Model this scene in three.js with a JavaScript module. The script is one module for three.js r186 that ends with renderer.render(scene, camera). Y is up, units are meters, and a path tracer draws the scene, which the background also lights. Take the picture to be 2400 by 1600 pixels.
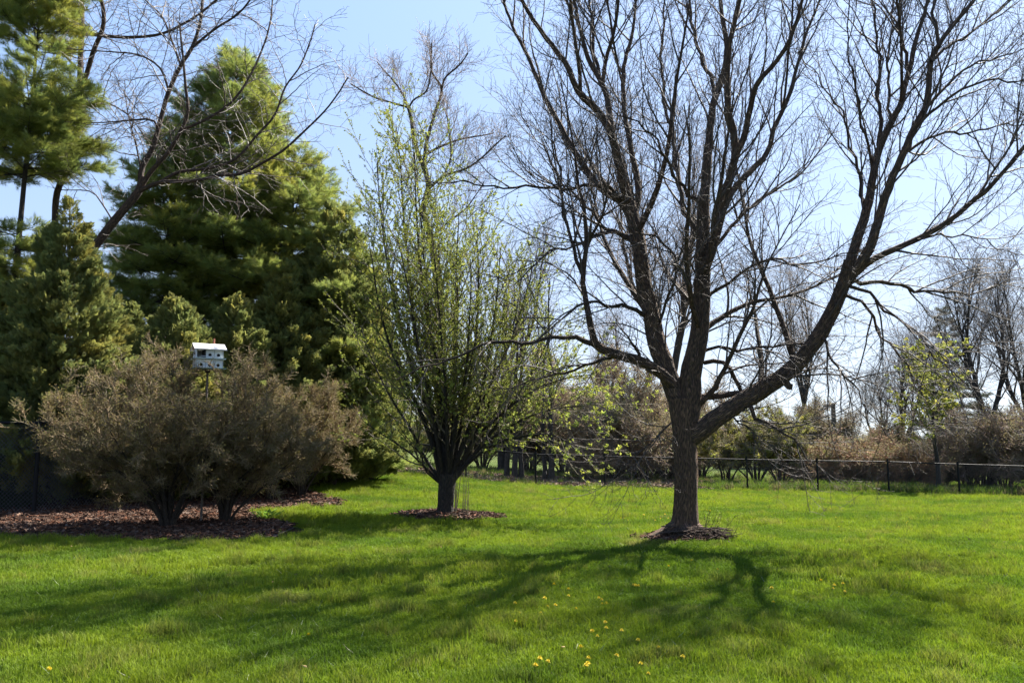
import * as THREE from 'three';
import { ImprovedNoise } from 'three/addons/math/ImprovedNoise.js';
import { mergeGeometries } from 'three/addons/utils/BufferGeometryUtils.js';

// ------------------------------------------------------------------ camera, sky, sun, exposure
const scene = new THREE.Scene();
const FOCAL = 1944, PITCH = Math.atan2(235, FOCAL), EYE = [0, 1.6, 0];
const camera = new THREE.PerspectiveCamera(2 * Math.atan(800 / FOCAL) * 180 / Math.PI, 1.5, 0.1, 2000);
camera.position.set(...EYE);
camera.rotation.set(PITCH, 0, 0);
scene.add(camera);

const SUN_AZIMUTH = 42.5 * Math.PI / 180, SUN_HEIGHT = 48 * Math.PI / 180;      // to the right of the view direction, above the horizon
const SUN = new THREE.Vector3(Math.sin(SUN_AZIMUTH) * Math.cos(SUN_HEIGHT), Math.sin(SUN_HEIGHT), -Math.cos(SUN_AZIMUTH) * Math.cos(SUN_HEIGHT));
const sun = new THREE.DirectionalLight(new THREE.Color(1, 0.94, 0.84), 5);
sun.position.copy(SUN).multiplyScalar(80);
sun.castShadow = true;
sun.shadow.radius = 1;
sun.shadow.mapSize.set(4096, 4096);
Object.assign(sun.shadow.camera, { left: -40, right: 40, top: 40, bottom: -40, near: 1, far: 220 });
scene.add(sun, sun.target);

{ // clear spring sky: blue overhead, paler to the horizon, brighter round the sun
  const W = 1024, H = 512, data = new Float32Array(W * H * 4);
  for (let r = 0; r < H; r++) {
    const up = ((r + 0.5) / H - 0.5) * Math.PI, y = Math.sin(up), e = Math.max(0, y);
    const low = Math.exp(-e / 0.13), mid = Math.exp(-e / 0.42);
    for (let c = 0; c < W; c++) {
      const a = ((c + 0.5) / W - 0.5) * 2 * Math.PI, x = Math.cos(a) * Math.cos(up), z = Math.sin(a) * Math.cos(up);
      const cs = x * SUN.x + y * SUN.y + z * SUN.z, ang = Math.acos(Math.min(1, Math.max(-1, cs)));
      const glow = Math.exp(-ang / 0.5), o = (r * W + c) * 4, ray = 0.82 + 0.18 * cs * cs;
      data[o] = (0.048 + 0.102 * mid + 0.11 * low) * ray + 0.19 * glow;
      data[o + 1] = (0.108 + 0.102 * mid + 0.08 * low) * ray + 0.175 * glow;
      data[o + 2] = (0.248 + 0.052 * mid + 0.008 * low) * ray + 0.14 * glow;
      data[o + 3] = 1;
    }
  }
  const t = new THREE.DataTexture(data, W, H, THREE.RGBAFormat, THREE.FloatType);
  t.mapping = THREE.EquirectangularReflectionMapping; t.magFilter = THREE.LinearFilter; t.minFilter = THREE.LinearFilter; t.needsUpdate = true;
  scene.background = t; scene.environment = t;
}
const renderer = new THREE.WebGLRenderer({ antialias: true });
renderer.toneMapping = THREE.LinearToneMapping;
renderer.toneMappingExposure = 4.7;
renderer.shadowMap.enabled = true;

// ------------------------------------------------------------------ helpers
const noiseMaker = new ImprovedNoise(), N = (x, y, z = 0) => noiseMaker.noise(x, y, z);
const fbm = (x, y, z = 0, n = 4) => { let s = 0, a = 0.5; for (let i = 0; i < n; i++) { s += a * N(x, y, z + i * 7.3); x *= 2.03; y *= 2.03; z *= 2.03; a *= 0.5; } return s; };
function rngOf(seed) { let a = seed >>> 0; return () => { a = (a + 0x6D2B79F5) | 0; let t = Math.imul(a ^ (a >>> 15), 1 | a); t = (t + Math.imul(t ^ (t >>> 7), 61 | t)) ^ t; return ((t ^ (t >>> 14)) >>> 0) / 4294967296; }; }
const lerp = (a, b, t) => a + (b - a) * t, clamp = (x, a = 0, b = 1) => Math.min(b, Math.max(a, x));
const smooth = (x, a, b) => { const t = clamp((x - a) / (b - a)); return t * t * (3 - 2 * t); };
const norm = (v) => { const l = Math.hypot(v[0], v[1], v[2]) || 1; return [v[0] / l, v[1] / l, v[2] / l]; };
const cross = (a, b) => [a[1] * b[2] - a[2] * b[1], a[2] * b[0] - a[0] * b[2], a[0] * b[1] - a[1] * b[0]];
const dist = (a, b) => Math.hypot(a[0] - b[0], a[1] - b[1], a[2] - b[2]);
const mixv = (a, b, t) => [lerp(a[0], b[0], t), lerp(a[1], b[1], t), lerp(a[2], b[2], t)];

const taken = new Map();
const numbered = (name) => { const k = taken.get(name) ?? 0; taken.set(name, k + 1); return k ? name + '_' + String(k).padStart(3, '0') : name; };
function tag(o, label, category, group, kind) { if (label) o.userData.label = label; if (category) o.userData.category = category; if (group) o.userData.group = group; if (kind) o.userData.kind = kind; return o; }
function thing(name, label, category, p = [0, 0, 0], group) { const o = new THREE.Group(); o.name = numbered(name); o.position.set(...p); scene.add(o); return tag(o, label, category, group); }
function part(name, geometry, material, parent, kind) { const m = new THREE.Mesh(geometry, material); m.name = name; parent.add(m); if (kind) m.userData.kind = kind; return m; }

// where the sight line through a spot of the photograph meets the given distance in front of the camera
const CP = Math.cos(PITCH), SP = Math.sin(PITCH);
function at(px, py, D) { const vx = (px - 1200) / FOCAL, vy = (800 - py) / FOCAL, t = D / (CP - vy * SP); return [EYE[0] + t * vx, EYE[1] + t * (vy * CP + SP), EYE[2] - D]; }

// ground height
const FENCE_D = 33;
const fenceY = [[930, 1110], [1255, 1138], [1415, 1143], [1745, 1151], [1908, 1154], [2072, 1156], [2317, 1164]].map(([x, y]) => at(x, y, FENCE_D).slice(0, 2));
function alongFence(x) { let i = 0; if (x <= fenceY[0][0]) return fenceY[0][1] + Math.min(0.25, (fenceY[0][0] - x) * 0.02); while (i < fenceY.length - 2 && x > fenceY[i + 1][0]) i++; const [x0, y0] = fenceY[i], [x1, y1] = fenceY[i + 1]; return lerp(y0, y1, clamp((x - x0) / (x1 - x0), 0, 1.6)); }
function ground(x, z) {
  const D = -z, w = smooth(D, 12, 33), far = smooth(D, 36, 80);
  let y = lerp(alongFence(x) * w, -0.25, far);
  y += 0.035 * fbm(x * 0.22, z * 0.22, 3.1, 3) * smooth(D, 2, 8);
  y += 0.10 * Math.exp(-((x - 2.9) ** 2 + (D - 14) ** 2) / 1.6) + 0.07 * Math.exp(-((x + 1.5) ** 2 + (D - 18.3) ** 2) / 1.4);
  return y;
}
function onGround(px, py) { let lo = 1, hi = 200; const f = (D) => { const p = at(px, py, D); return p[1] - ground(p[0], p[2]); }; for (let D = 1; D < 200; D += 0.25) if (f(D) < 0) { hi = D; lo = D - 0.25; break; } for (let i = 0; i < 24; i++) { const m = (lo + hi) / 2; if (f(m) > 0) lo = m; else hi = m; } const p = at(px, py, lo); p[1] = ground(p[0], p[2]); return p; }
const standing = (px, D) => { const x = (px - 1200) / FOCAL * D * 1.0; const p = at(px, 1035, D); return [p[0], ground(p[0], p[2]), p[2]]; };

// triangles gathered into one mesh: tubes for wood
class Wood {
  constructor() { this.p = []; this.n = []; this.u = []; this.i = []; }
  tube(pts, rad, sides, rough = 0, tile = 0.5) {
    const n = pts.length; if (n < 2) return;
    const seam = sides > 4, cols = seam ? sides + 1 : sides;
    let t = norm([pts[1][0] - pts[0][0], pts[1][1] - pts[0][1], pts[1][2] - pts[0][2]]);
    let a = norm(cross(t, Math.abs(t[1]) < 0.9 ? [0, 1, 0] : [1, 0, 0])), b, v = 0;
    const first = this.p.length / 3, turns = Math.max(1, Math.round(2 * Math.PI * rad[0] / tile));
    for (let k = 0; k < n; k++) {
      const p = pts[k];
      if (k > 0) {
        const q = pts[Math.min(n - 1, k + 1)], o = pts[k - 1];
        t = norm([q[0] - o[0], q[1] - o[1], q[2] - o[2]]);
        const d = a[0] * t[0] + a[1] * t[1] + a[2] * t[2];
        a = norm([a[0] - d * t[0], a[1] - d * t[1], a[2] - d * t[2]]);
        v += dist(p, o);
      }
      b = cross(t, a);
      for (let s = 0; s < cols; s++) {
        const f = s / sides * 2 * Math.PI, c = Math.cos(f), sn = Math.sin(f);
        const nx = a[0] * c + b[0] * sn, ny = a[1] * c + b[1] * sn, nz = a[2] * c + b[2] * sn;
        let r = rad[k];
        if (rough) r *= 1 + rough * (0.6 * N(p[0] * 3 + nx * 1.6, p[1] * 2.2 + ny * 1.6, p[2] * 3 + nz * 1.6) + 0.5 * N(nx * 4 + p[0], p[1] * 3.5, nz * 4 + p[2]));
        this.p.push(p[0] + nx * r, p[1] + ny * r, p[2] + nz * r); this.n.push(nx, ny, nz); this.u.push(s / sides * turns, v / tile);
      }
    }
    for (let k = 0; k < n - 1; k++) for (let s = 0; s < sides; s++) {
      const s1 = seam ? s + 1 : (s + 1) % sides, A = first + k * cols + s, B = first + k * cols + s1, C = A + cols, E = B + cols;
      this.i.push(A, B, C, B, E, C);
    }
  }
  get empty() { return !this.i.length; }
  geometry(o = [0, 0, 0]) {
    const g = new THREE.BufferGeometry(), p = Float32Array.from(this.p);
    for (let i = 0; i < p.length; i += 3) { p[i] -= o[0]; p[i + 1] -= o[1]; p[i + 2] -= o[2]; }
    g.setAttribute('position', new THREE.BufferAttribute(p, 3)); g.setAttribute('normal', new THREE.BufferAttribute(Float32Array.from(this.n), 3)); g.setAttribute('uv', new THREE.BufferAttribute(Float32Array.from(this.u), 2));
    g.setIndex(new THREE.BufferAttribute(Uint32Array.from(this.i), 1));
    return g;
  }
}
function flatGeometry(tris) { // list of triangles as flat arrays of nine numbers
  const g = new THREE.BufferGeometry(); g.setAttribute('position', new THREE.BufferAttribute(Float32Array.from(tris.flat()), 3)); g.computeVertexNormals(); return g;
}
// copies of one small shape
class Copies {
  constructor(origin = [0, 0, 0]) { this.m = []; this.c = []; this.o = origin; }
  get count() { return this.c.length / 3; }
  add(p, dir, roll, s, color, sy = s, sz = s) { // the shape's +y along dir
    const y = norm(dir), h = norm(cross(y, Math.abs(y[1]) < 0.95 ? [0, 1, 0] : [1, 0, 0])), k = cross(h, y), c = Math.cos(roll), n = Math.sin(roll);
    const x = [h[0] * c + k[0] * n, h[1] * c + k[1] * n, h[2] * c + k[2] * n], z = cross(x, y), o = this.o;
    this.m.push(x[0] * s, x[1] * s, x[2] * s, 0, y[0] * sy, y[1] * sy, y[2] * sy, 0, z[0] * sz, z[1] * sz, z[2] * sz, 0, p[0] - o[0], p[1] - o[1], p[2] - o[2], 1);
    this.c.push(color[0], color[1], color[2]);
  }
  mesh(name, geometry, material, parent) {
    const n = this.count; if (!n) return;
    const m = new THREE.InstancedMesh(geometry, material, n);
    m.instanceMatrix.array.set(this.m); m.instanceColor = new THREE.InstancedBufferAttribute(Float32Array.from(this.c), 3);
    m.name = name; m.userData.kind = 'stuff'; parent.add(m); return m;
  }
}
const tint = (rng, base, v = 0.2, warm = 0.1) => { const k = 0.76 * (1 + v * (rng() * 2 - 1)), w = warm * (rng() * 2 - 1); return [base[0] * k * (1 + w), base[1] * k, base[2] * k * (1 - w)]; };

// ------------------------------------------------------------------ materials
function grayTexture(size, f, srgb) {
  const d = new Uint8Array(size * size * 4);
  for (let y = 0; y < size; y++) for (let x = 0; x < size; x++) { const v = f(x / size, y / size), o = (y * size + x) * 4; if (Array.isArray(v)) { d[o] = v[0] * 255; d[o + 1] = v[1] * 255; d[o + 2] = v[2] * 255; } else d[o] = d[o + 1] = d[o + 2] = clamp(v) * 255; d[o + 3] = 255; }
  const t = new THREE.DataTexture(d, size, size); t.wrapS = t.wrapT = THREE.RepeatWrapping; t.magFilter = THREE.LinearFilter; t.minFilter = THREE.LinearMipmapLinearFilter; t.generateMipmaps = true; if (srgb) t.colorSpace = THREE.SRGBColorSpace; t.needsUpdate = true; return t;
}
// noise that repeats after one tile
const tiled = (u, v, fu, fv, z) => { const a = u * 2 * Math.PI, b = v * 2 * Math.PI, ru = fu / 6.28, rv = fv / 6.28; return N(Math.cos(a) * ru + 11 + z, Math.sin(a) * ru + Math.cos(b) * rv, Math.sin(b) * rv + z * 3.7); };
const barkRelief = (u, v) => { const w = 0.35 * tiled(u, v, 5, 5, 1.3); const ridge = Math.abs(tiled(u + w * 0.08, v, 26, 5, 2.1)); const fine = tiled(u, v, 60, 30, 4.4), c = tiled(u, v, 6, 4, 7.7); return clamp(0.25 + 1.2 * ridge + 0.25 * fine + 0.18 * c); };
const barkBump = grayTexture(512, barkRelief);
const barkMap = grayTexture(512, (u, v) => { const r = barkRelief(u, v), k = clamp(0.3 + 0.75 * r + 0.3 * tiled(u, v, 9, 7, 9.2)), g = tiled(u, v, 12, 9, 5.5); return [clamp(k), clamp(k * (0.96 + 0.05 * g)), clamp(k * (0.92 - 0.05 * g))]; }, true);
const bark = (r, g, b, bump = 0.02, rough = 0.9) => new THREE.MeshStandardMaterial({ color: new THREE.Color().setRGB(r * 0.85, g * 0.85, b * 0.85), map: barkMap, bumpMap: barkBump, bumpScale: bump, roughness: rough });
const twigWood = (r, g, b, rough = 0.75) => new THREE.MeshStandardMaterial({ color: new THREE.Color().setRGB(r * 0.76, g * 0.76, b * 0.76), roughness: rough });
const leafy = (through, rough = 0.92, r = 1, g = 1, b = 1) => new THREE.MeshPhysicalMaterial({ color: new THREE.Color().setRGB(r, g, b), transmission: through, roughness: rough, thickness: 0, side: THREE.DoubleSide, ior: 1.35, specularIntensity: 0.25 });
const M = {
  maple: bark(0.23, 0.15, 0.098, 0.05), mapleTwig: twigWood(0.068, 0.05, 0.04),
  pear: bark(0.062, 0.052, 0.04, 0.02), pearTwig: twigWood(0.13, 0.105, 0.06),
  locust: bark(0.115, 0.07, 0.05, 0.015), locustTwig: twigWood(0.095, 0.068, 0.056, 0.6),
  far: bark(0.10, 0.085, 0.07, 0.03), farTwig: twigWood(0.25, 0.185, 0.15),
  pine: bark(0.10, 0.08, 0.065, 0.03), cedar: bark(0.12, 0.08, 0.06, 0.02),
  shrub: bark(0.10, 0.075, 0.052, 0.01),
  grass: leafy(0.5, 0.86), leaf: leafy(0.5), needle: leafy(0.55, 0.92), spray: leafy(0.5, 0.92),
  wood: new THREE.MeshStandardMaterial({ roughness: 0.8 }),
  dry: new THREE.MeshPhysicalMaterial({ roughness: 0.9, specularIntensity: 0.2, side: THREE.DoubleSide }),
  black: new THREE.MeshPhysicalMaterial({ color: new THREE.Color().setRGB(0.012, 0.012, 0.013), roughness: 0.55, specularIntensity: 0.18 }),
  wire: new THREE.MeshStandardMaterial({ color: new THREE.Color().setRGB(0.03, 0.03, 0.032), roughness: 0.28 }),
};

// ------------------------------------------------------------------ ground
const inside = (poly, x, z) => { let c = false; for (let i = 0, j = poly.length - 1; i < poly.length; j = i++) { const [xi, zi] = poly[i], [xj, zj] = poly[j]; if ((zi > z) !== (zj > z) && x < (xj - xi) * (z - zi) / (zj - zi) + xi) c = !c; } return c; };
const bedEdge = [[-260, 1266], [0, 1263], [250, 1266], [420, 1271], [560, 1269], [660, 1262], [725, 1248], [690, 1230], [610, 1219], [590, 1200], [690, 1194], [800, 1187], [808, 1177], [765, 1166], [722, 1152], [765, 1138], [860, 1124], [905, 1112]].map(([x, y]) => { const p = onGround(x, y); return [p[0], p[2]]; });
const bed = [...bedEdge, [-4.6, -33.0], [-9, -33.0], [-9.6, -24], [-11, -19.5], [-16, -19.5], [-18, -14]];
const TREE = onGround(1603, 1256), PEAR = onGround(1043, 1204);
const wob = (x, z) => 0.5 * fbm(x * 1.3, z * 1.3, 9.1, 3);
function mulched(x, z) {
  const wx = wob(x, z) * 0.75 + 0.22 * N(x * 4.2, z * 4.2, 5), wz = wob(x + 31, z + 17) * 0.75 + 0.22 * N(x * 4.2 + 9, z * 4.2, 8);
  if (inside(bed, x + wx, z + wz)) return 1;
  const e = (cx, cz, rx, rz) => ((x + wx - cx) / rx) ** 2 + ((z + wz - cz) / rz) ** 2 < 1;
  if (e(PEAR[0] + 0.05, PEAR[2] + 0.25, 1.2, 0.8)) return 2;
  if (e(TREE[0] - 0.05, TREE[2] + 0.05, 0.72, 0.62)) return 3;
  return 0;
}
{ // one sheet to the horizon, finer near the camera
  const xs = [], zs = [];
  for (let x = -600; x < -40; x += 40) xs.push(x); for (let x = -40; x < -16; x += 2) xs.push(x); for (let x = -16; x < 24; x += 0.3) xs.push(x); for (let x = 24; x < 60; x += 2) xs.push(x); for (let x = 60; x <= 600; x += 40) xs.push(x);
  for (let D = -60; D < 0; D += 5) zs.push(D); for (let D = 0; D < 44; D += 0.3) zs.push(D); for (let D = 44; D < 100; D += 2) zs.push(D); for (let D = 100; D <= 900; D += 50) zs.push(D);
  const g = new THREE.BufferGeometry(), p = [], c = [], u = [], idx = [];
  for (const D of zs) for (const x of xs) {
    const z = -D; p.push(x, ground(x, z), z); u.push(x / 2, D / 2);
    const n = fbm(x * 0.9, z * 0.9, 1.7, 4), n2 = fbm(x * 0.17, z * 0.17, 6.2, 3);
    let col = [0.055, 0.075, 0.018];
    const out = smooth(D, FENCE_D - 0.35, FENCE_D + 0.1);
    const litter = mixv([0.12, 0.08, 0.05], [0.17, 0.13, 0.08], clamp(0.5 + n * 1.6)), meadow = mixv([0.08, 0.135, 0.02], [0.12, 0.135, 0.04], clamp(0.45 + n * 1.2));
    const green = clamp(smooth(D, 39.5 + n2 * 5, 42 + n2 * 5) + smooth(x, 7 + n2 * 3, 10 + n2 * 3) * 0.9);
    col = mixv(col, mixv(litter, meadow, green), out);
    col = mixv(col, [0.09, 0.115, 0.035], smooth(D, 60, 110) * 0.7);
    const m = mulched(x, z); if (m) col = [0.045, 0.028, 0.02];
    const k = 0.78 * (1 + 0.5 * n); c.push(col[0] * k, col[1] * k, col[2] * k);
  }
  for (let j = 0; j < zs.length - 1; j++) for (let i = 0; i < xs.length - 1; i++) { const a = j * xs.length + i, b = a + 1, d = a + xs.length, e = d + 1; idx.push(a, b, d, b, e, d); }
  g.setAttribute('position', new THREE.BufferAttribute(Float32Array.from(p), 3)); g.setAttribute('color', new THREE.BufferAttribute(Float32Array.from(c), 3)); g.setAttribute('uv', new THREE.BufferAttribute(Float32Array.from(u), 2)); g.setIndex(idx); g.computeVertexNormals();
  const soil = grayTexture(512, (a, b) => clamp(0.72 + 0.5 * tiled(a, b, 40, 40, 1) + 0.35 * tiled(a, b, 110, 110, 2)));
  const mat = new THREE.MeshPhysicalMaterial({ vertexColors: true, map: soil, bumpMap: soil, bumpScale: 0.03, roughness: 1, specularIntensity: 0.1 });
  tag(part('lawn_ground', g, mat, scene), 'green back garden lawn running to the far fence', 'ground', null, 'structure');
}
function bedMesh(which, name, label) { // a loose raised layer of bark mulch
  const p = [], idx = [], map = new Map(), s = 0.14;
  const box = which === 1 ? [-16, -4, -34, -13] : which === 2 ? [PEAR[0] - 2, PEAR[0] + 2, PEAR[2] - 2, PEAR[2] + 2] : [TREE[0] - 1.5, TREE[0] + 1.5, TREE[2] - 1.5, TREE[2] + 1.5];
  const vert = (i, j) => { const k = i + ',' + j; if (!map.has(k)) { const x = box[0] + i * s, z = box[2] + j * s; map.set(k, p.length / 3); p.push(x, ground(x, z) + 0.02 + 0.02 * fbm(x * 5, z * 5, 2.2, 3), z); } return map.get(k); };
  for (let i = 0; i < (box[1] - box[0]) / s; i++) for (let j = 0; j < (box[3] - box[2]) / s; j++) if (mulched(box[0] + (i + 0.5) * s, box[2] + (j + 0.5) * s) === which) { const a = vert(i, j), b = vert(i + 1, j), c = vert(i, j + 1), d = vert(i + 1, j + 1); idx.push(a, c, b, b, c, d); }
  const g = new THREE.BufferGeometry(); g.setAttribute('position', new THREE.BufferAttribute(Float32Array.from(p), 3)); g.setIndex(idx); g.computeVertexNormals();
  tag(part(name, g, new THREE.MeshStandardMaterial({ color: new THREE.Color().setRGB(0.03, 0.018, 0.013), roughness: 1 }), scene), label, 'mulch bed', null, 'structure');
}
bedMesh(1, 'mulch_bed', 'large brown bark mulch bed under the twiggy shrubs'); bedMesh(2, 'mulch_ring', 'mulch ring round the leafing tree'); bedMesh(3, 'mulch_patch', 'mulch patch at the foot of the big bare tree');
{
  const rng = rngOf(11), list = new Copies(), chip = new THREE.BoxGeometry(0.022, 0.07, 0.008, 1, 1, 1);
  const tones = [[0.082, 0.043, 0.028], [0.053, 0.029, 0.02], [0.115, 0.064, 0.043], [0.032, 0.019, 0.014], [0.14, 0.094, 0.07], [0.098, 0.042, 0.024]];
  const strew = (x, z, s) => { const a = rng() * 6.28; list.add([x, ground(x, z) + 0.035 + 0.025 * rng(), z], [Math.cos(a), (rng() - 0.5) * 0.9, Math.sin(a)], rng() * 6.28, s * (0.45 + rng() * rng() * 1.7), tint(rng, tones[Math.floor(rng() * 6)], 0.3)); };
  for (let k = 0; k < 130000; k++) { const x = -16 + rng() * 12, z = -13 - Math.sqrt(rng()) * 0 - rng() * 19; if (mulched(x, z) === 1 && rng() < 1.25 - (-z - 13) / 26) strew(x, z, 1.1); }
  for (let k = 0; k < 9000; k++) { const x = PEAR[0] + (rng() - 0.5) * 3.6, z = PEAR[2] + (rng() - 0.5) * 3; if (mulched(x, z) === 2) strew(x, z, 1); }
  for (let k = 0; k < 6000; k++) { const x = TREE[0] + (rng() - 0.5) * 2.6, z = TREE[2] + (rng() - 0.5) * 2.2; if (mulched(x, z) === 3) strew(x, z, 0.9); }
  tag(list.mesh('bark_chips', chip, M.dry, scene), 'loose brown bark chips covering the mulch beds', 'bark chips', null, 'stuff');
}

// ------------------------------------------------------------------ grass
function tuft(seed, blades, spread, hmin, hmax, w) {
  const rng = rngOf(seed), tris = [];
  for (let k = 0; k < blades; k++) {
    const a = rng() * 6.28, r = spread * Math.sqrt(rng()), bx = Math.cos(a) * r, bz = Math.sin(a) * r, h = lerp(hmin, hmax, rng()), d = rng() * 6.28, lean = h * (0.15 + 0.75 * rng() * rng()), f = rng() * 6.28, wx = Math.cos(f) * w, wz = Math.sin(f) * w;
    const lx = Math.cos(d) * lean, lz = Math.sin(d) * lean, m = [bx + lx * 0.35, h * 0.6, bz + lz * 0.35], t = [bx + lx, h * (1 - 0.25 * rng()), bz + lz];
    const A = [bx - wx, -0.01, bz - wz], B = [bx + wx, -0.01, bz + wz], C = [m[0] - wx * 0.8, m[1], m[2] - wz * 0.8], E = [m[0] + wx * 0.8, m[1], m[2] + wz * 0.8];
    tris.push([...A, ...B, ...C], [...B, ...E, ...C], [...C, ...E, ...t]);
  }
  return flatGeometry(tris);
}
{
  const rng = rngOf(21), kinds = [tuft(1, 20, 0.07, 0.035, 0.085, 0.0026), tuft(2, 22, 0.08, 0.03, 0.075, 0.0028), tuft(3, 16, 0.05, 0.05, 0.12, 0.0026)], lists = kinds.map(() => new Copies());
  const put = (x, z, s, tall = 1) => {
    const patch = fbm(x * 0.55, z * 0.55, 4.4, 3), fine = fbm(x * 2.3, z * 2.3, 8.1, 2);
    let col = mixv([0.14, 0.235, 0.014], [0.245, 0.325, 0.02], clamp(0.5 + patch * 1.5 + (rng() - 0.5) * 0.5));
    if (fine > 0.17) col = mixv(col, [0.27, 0.25, 0.07], 0.6 * rng());
    if (patch < -0.12) col = mixv(col, [0.09, 0.17, 0.012], 0.5); const bare = fbm(x * 0.7 + 40, z * 0.7, 2.2, 3); if (bare > 0.26) col = mixv(col, [0.3, 0.26, 0.1], clamp((bare - 0.26) * 5) * rng());
    const k = patch + fine > 0.18 ? 2 : rng() < 0.5 ? 0 : 1, sc = s * (0.75 + 0.5 * rng());
    lists[k].add([x, ground(x, z), z], [(rng() - 0.5) * 0.3, 1, (rng() - 0.5) * 0.3], rng() * 6.28, sc, tint(rng, col, 0.18, 0.06), sc * tall * (0.75 + 1.1 * Math.max(0, fine + 0.17)));
  };
  const zone = (D0, D1, per, s) => { const n = Math.round((D1 - D0) * 2 * per * (0.62 * (D0 + D1) / 2 + 4)); for (let k = 0; k < n; k++) { const D = Math.sqrt(lerp(D0 * D0, D1 * D1, rng())), x = (rng() * 2 - 1) * (0.62 * D + 4); if (!mulched(x, -D)) put(x, -D, s); } };
  zone(3.5, 9, 430, 1); zone(9, 16, 270, 1.12); zone(16, 24, 170, 1.3); zone(24, 33, 120, 1.5);
  const g = new THREE.Group(); g.name = 'grass'; scene.add(g); tag(g, 'sunlit green lawn grass with long uncut tufts', 'grass', null, 'stuff');
  lists.forEach((l, i) => l.mesh('grass_blades', kinds[i], M.grass, g));
  // rank growth outside the fence
  const wild = [new Copies(), new Copies()], wk = [tuft(5, 26, 0.16, 0.10, 0.30, 0.006), tuft(6, 22, 0.2, 0.06, 0.22, 0.007)];
  for (let k = 0; k < 15000; k++) {
    const x = -9 + rng() * 44, D = 33.2 + rng() * rng() * 20, n2 = fbm(x * 0.17, -D * 0.17, 6.2, 3), lush = smooth(x, 7 + n2 * 4, 9.5 + n2 * 4) * smooth(D, 40, 34);
    const green = Math.max(lush, smooth(D, 39.5 + n2 * 5, 42 + n2 * 5) * 0.6);
    if (rng() > green + 0.05) continue;
    const col = rng() < 0.75 ? [0.12, 0.19, 0.02] : [0.22, 0.2, 0.09];
    wild[rng() < 0.5 ? 0 : 1].add([x, ground(x, -D), -D], [(rng() - 0.5) * 0.3, 1, (rng() - 0.5) * 0.3], rng() * 6.28, 0.8 + 0.8 * rng() * (0.4 + lush), tint(rng, col, 0.25, 0.1));
  }
  const w = new THREE.Group(); w.name = 'rank_grass'; scene.add(w); tag(w, 'rank weeds and meadow grass outside the far fence', 'weeds', null, 'stuff');
  wild.forEach((l, i) => l.mesh('weed_blades', wk[i], M.grass, w));
  // pale dry stalks lying in the lawn
  const dry = new Copies(), stalk = flatGeometry([[-0.003, 0, 0, 0.003, 0, 0, -0.002, 0.09, 0.01], [0.003, 0, 0, 0.002, 0.09, 0.01, -0.002, 0.09, 0.01], [-0.002, 0.09, 0.01, 0.002, 0.09, 0.01, 0, 0.17, 0.035]]);
  for (let k = 0; k < 5200; k++) { const D = 4 + 29 * Math.pow(rng(), 1.3), x = (rng() * 2 - 1) * (0.62 * D + 1), a = rng() * 6.28; if (mulched(x, -D) || fbm(x * 0.8, -D * 0.8, 13, 2) < -0.08 + rng() * 0.2) continue; dry.add([x, ground(x, -D) + 0.02, -D], [Math.cos(a), 0.25 + rng() * 0.9, Math.sin(a)], rng() * 6.28, 0.3 + rng() * 0.45, tint(rng, rng() < 0.55 ? [0.24, 0.29, 0.14] : [0.33, 0.30, 0.19], 0.25)); }
  tag(dry.mesh('dry_stalks', stalk, new THREE.MeshStandardMaterial({ roughness: 0.45, side: THREE.DoubleSide }), scene), 'pale dry grass stalks caught in the lawn', 'dry grass', null, 'stuff');
  const dl = new Copies(), dg = flatGeometry([[0, 0, 0, 0.02, 0.03, 0.01, 0, 0.06, 0], [0, 0, 0, 0, 0.06, 0, -0.02, 0.03, 0.012]]);
  for (let k = 0; k < 80; k++) { const D = 5 + 26 * Math.pow(rng(), 1.2), x = (rng() * 2 - 1) * (0.62 * D + 1), a = rng() * 6.28; if (!mulched(x, -D)) dl.add([x, ground(x, -D) + 0.04 + 0.03 * rng(), -D], [Math.cos(a), (rng() - 0.3) * 0.8, Math.sin(a)], rng() * 6.28, 0.4 + rng() * 0.5, tint(rng, [0.26, 0.17, 0.1], 0.35)); }
  tag(dl.mesh('fallen_leaves', dg, M.dry, scene), 'scattered brown fallen leaves on the lawn', 'fallen leaves', null, 'stuff');
  // dead leaves beyond the fence
  const lv = new Copies(), lg = flatGeometry([[0, 0, 0, 0.03, 0.05, 0.012, 0, 0.1, 0], [0, 0, 0, 0, 0.1, 0, -0.03, 0.05, 0.012]]);
  for (let k = 0; k < 26000; k++) { const D = 32.7 + rng() * 9, x = -9 + rng() * 20 + (rng() < 0.2 ? 10 : 0), a = rng() * 6.28; lv.add([x, ground(x, -D) + 0.02 + rng() * 0.04, -D], [Math.cos(a), (rng() - 0.5) * 0.8, Math.sin(a)], rng() * 6.28, 0.8 + rng() * 0.8, tint(rng, rng() < 0.6 ? [0.17, 0.11, 0.07] : [0.25, 0.19, 0.135], 0.35)); }
  tag(lv.mesh('leaf_litter', lg, M.dry, scene), 'brown leaf litter on the ground beyond the far fence', 'leaf litter', null, 'stuff');
}
console.log('ground done');

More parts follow.
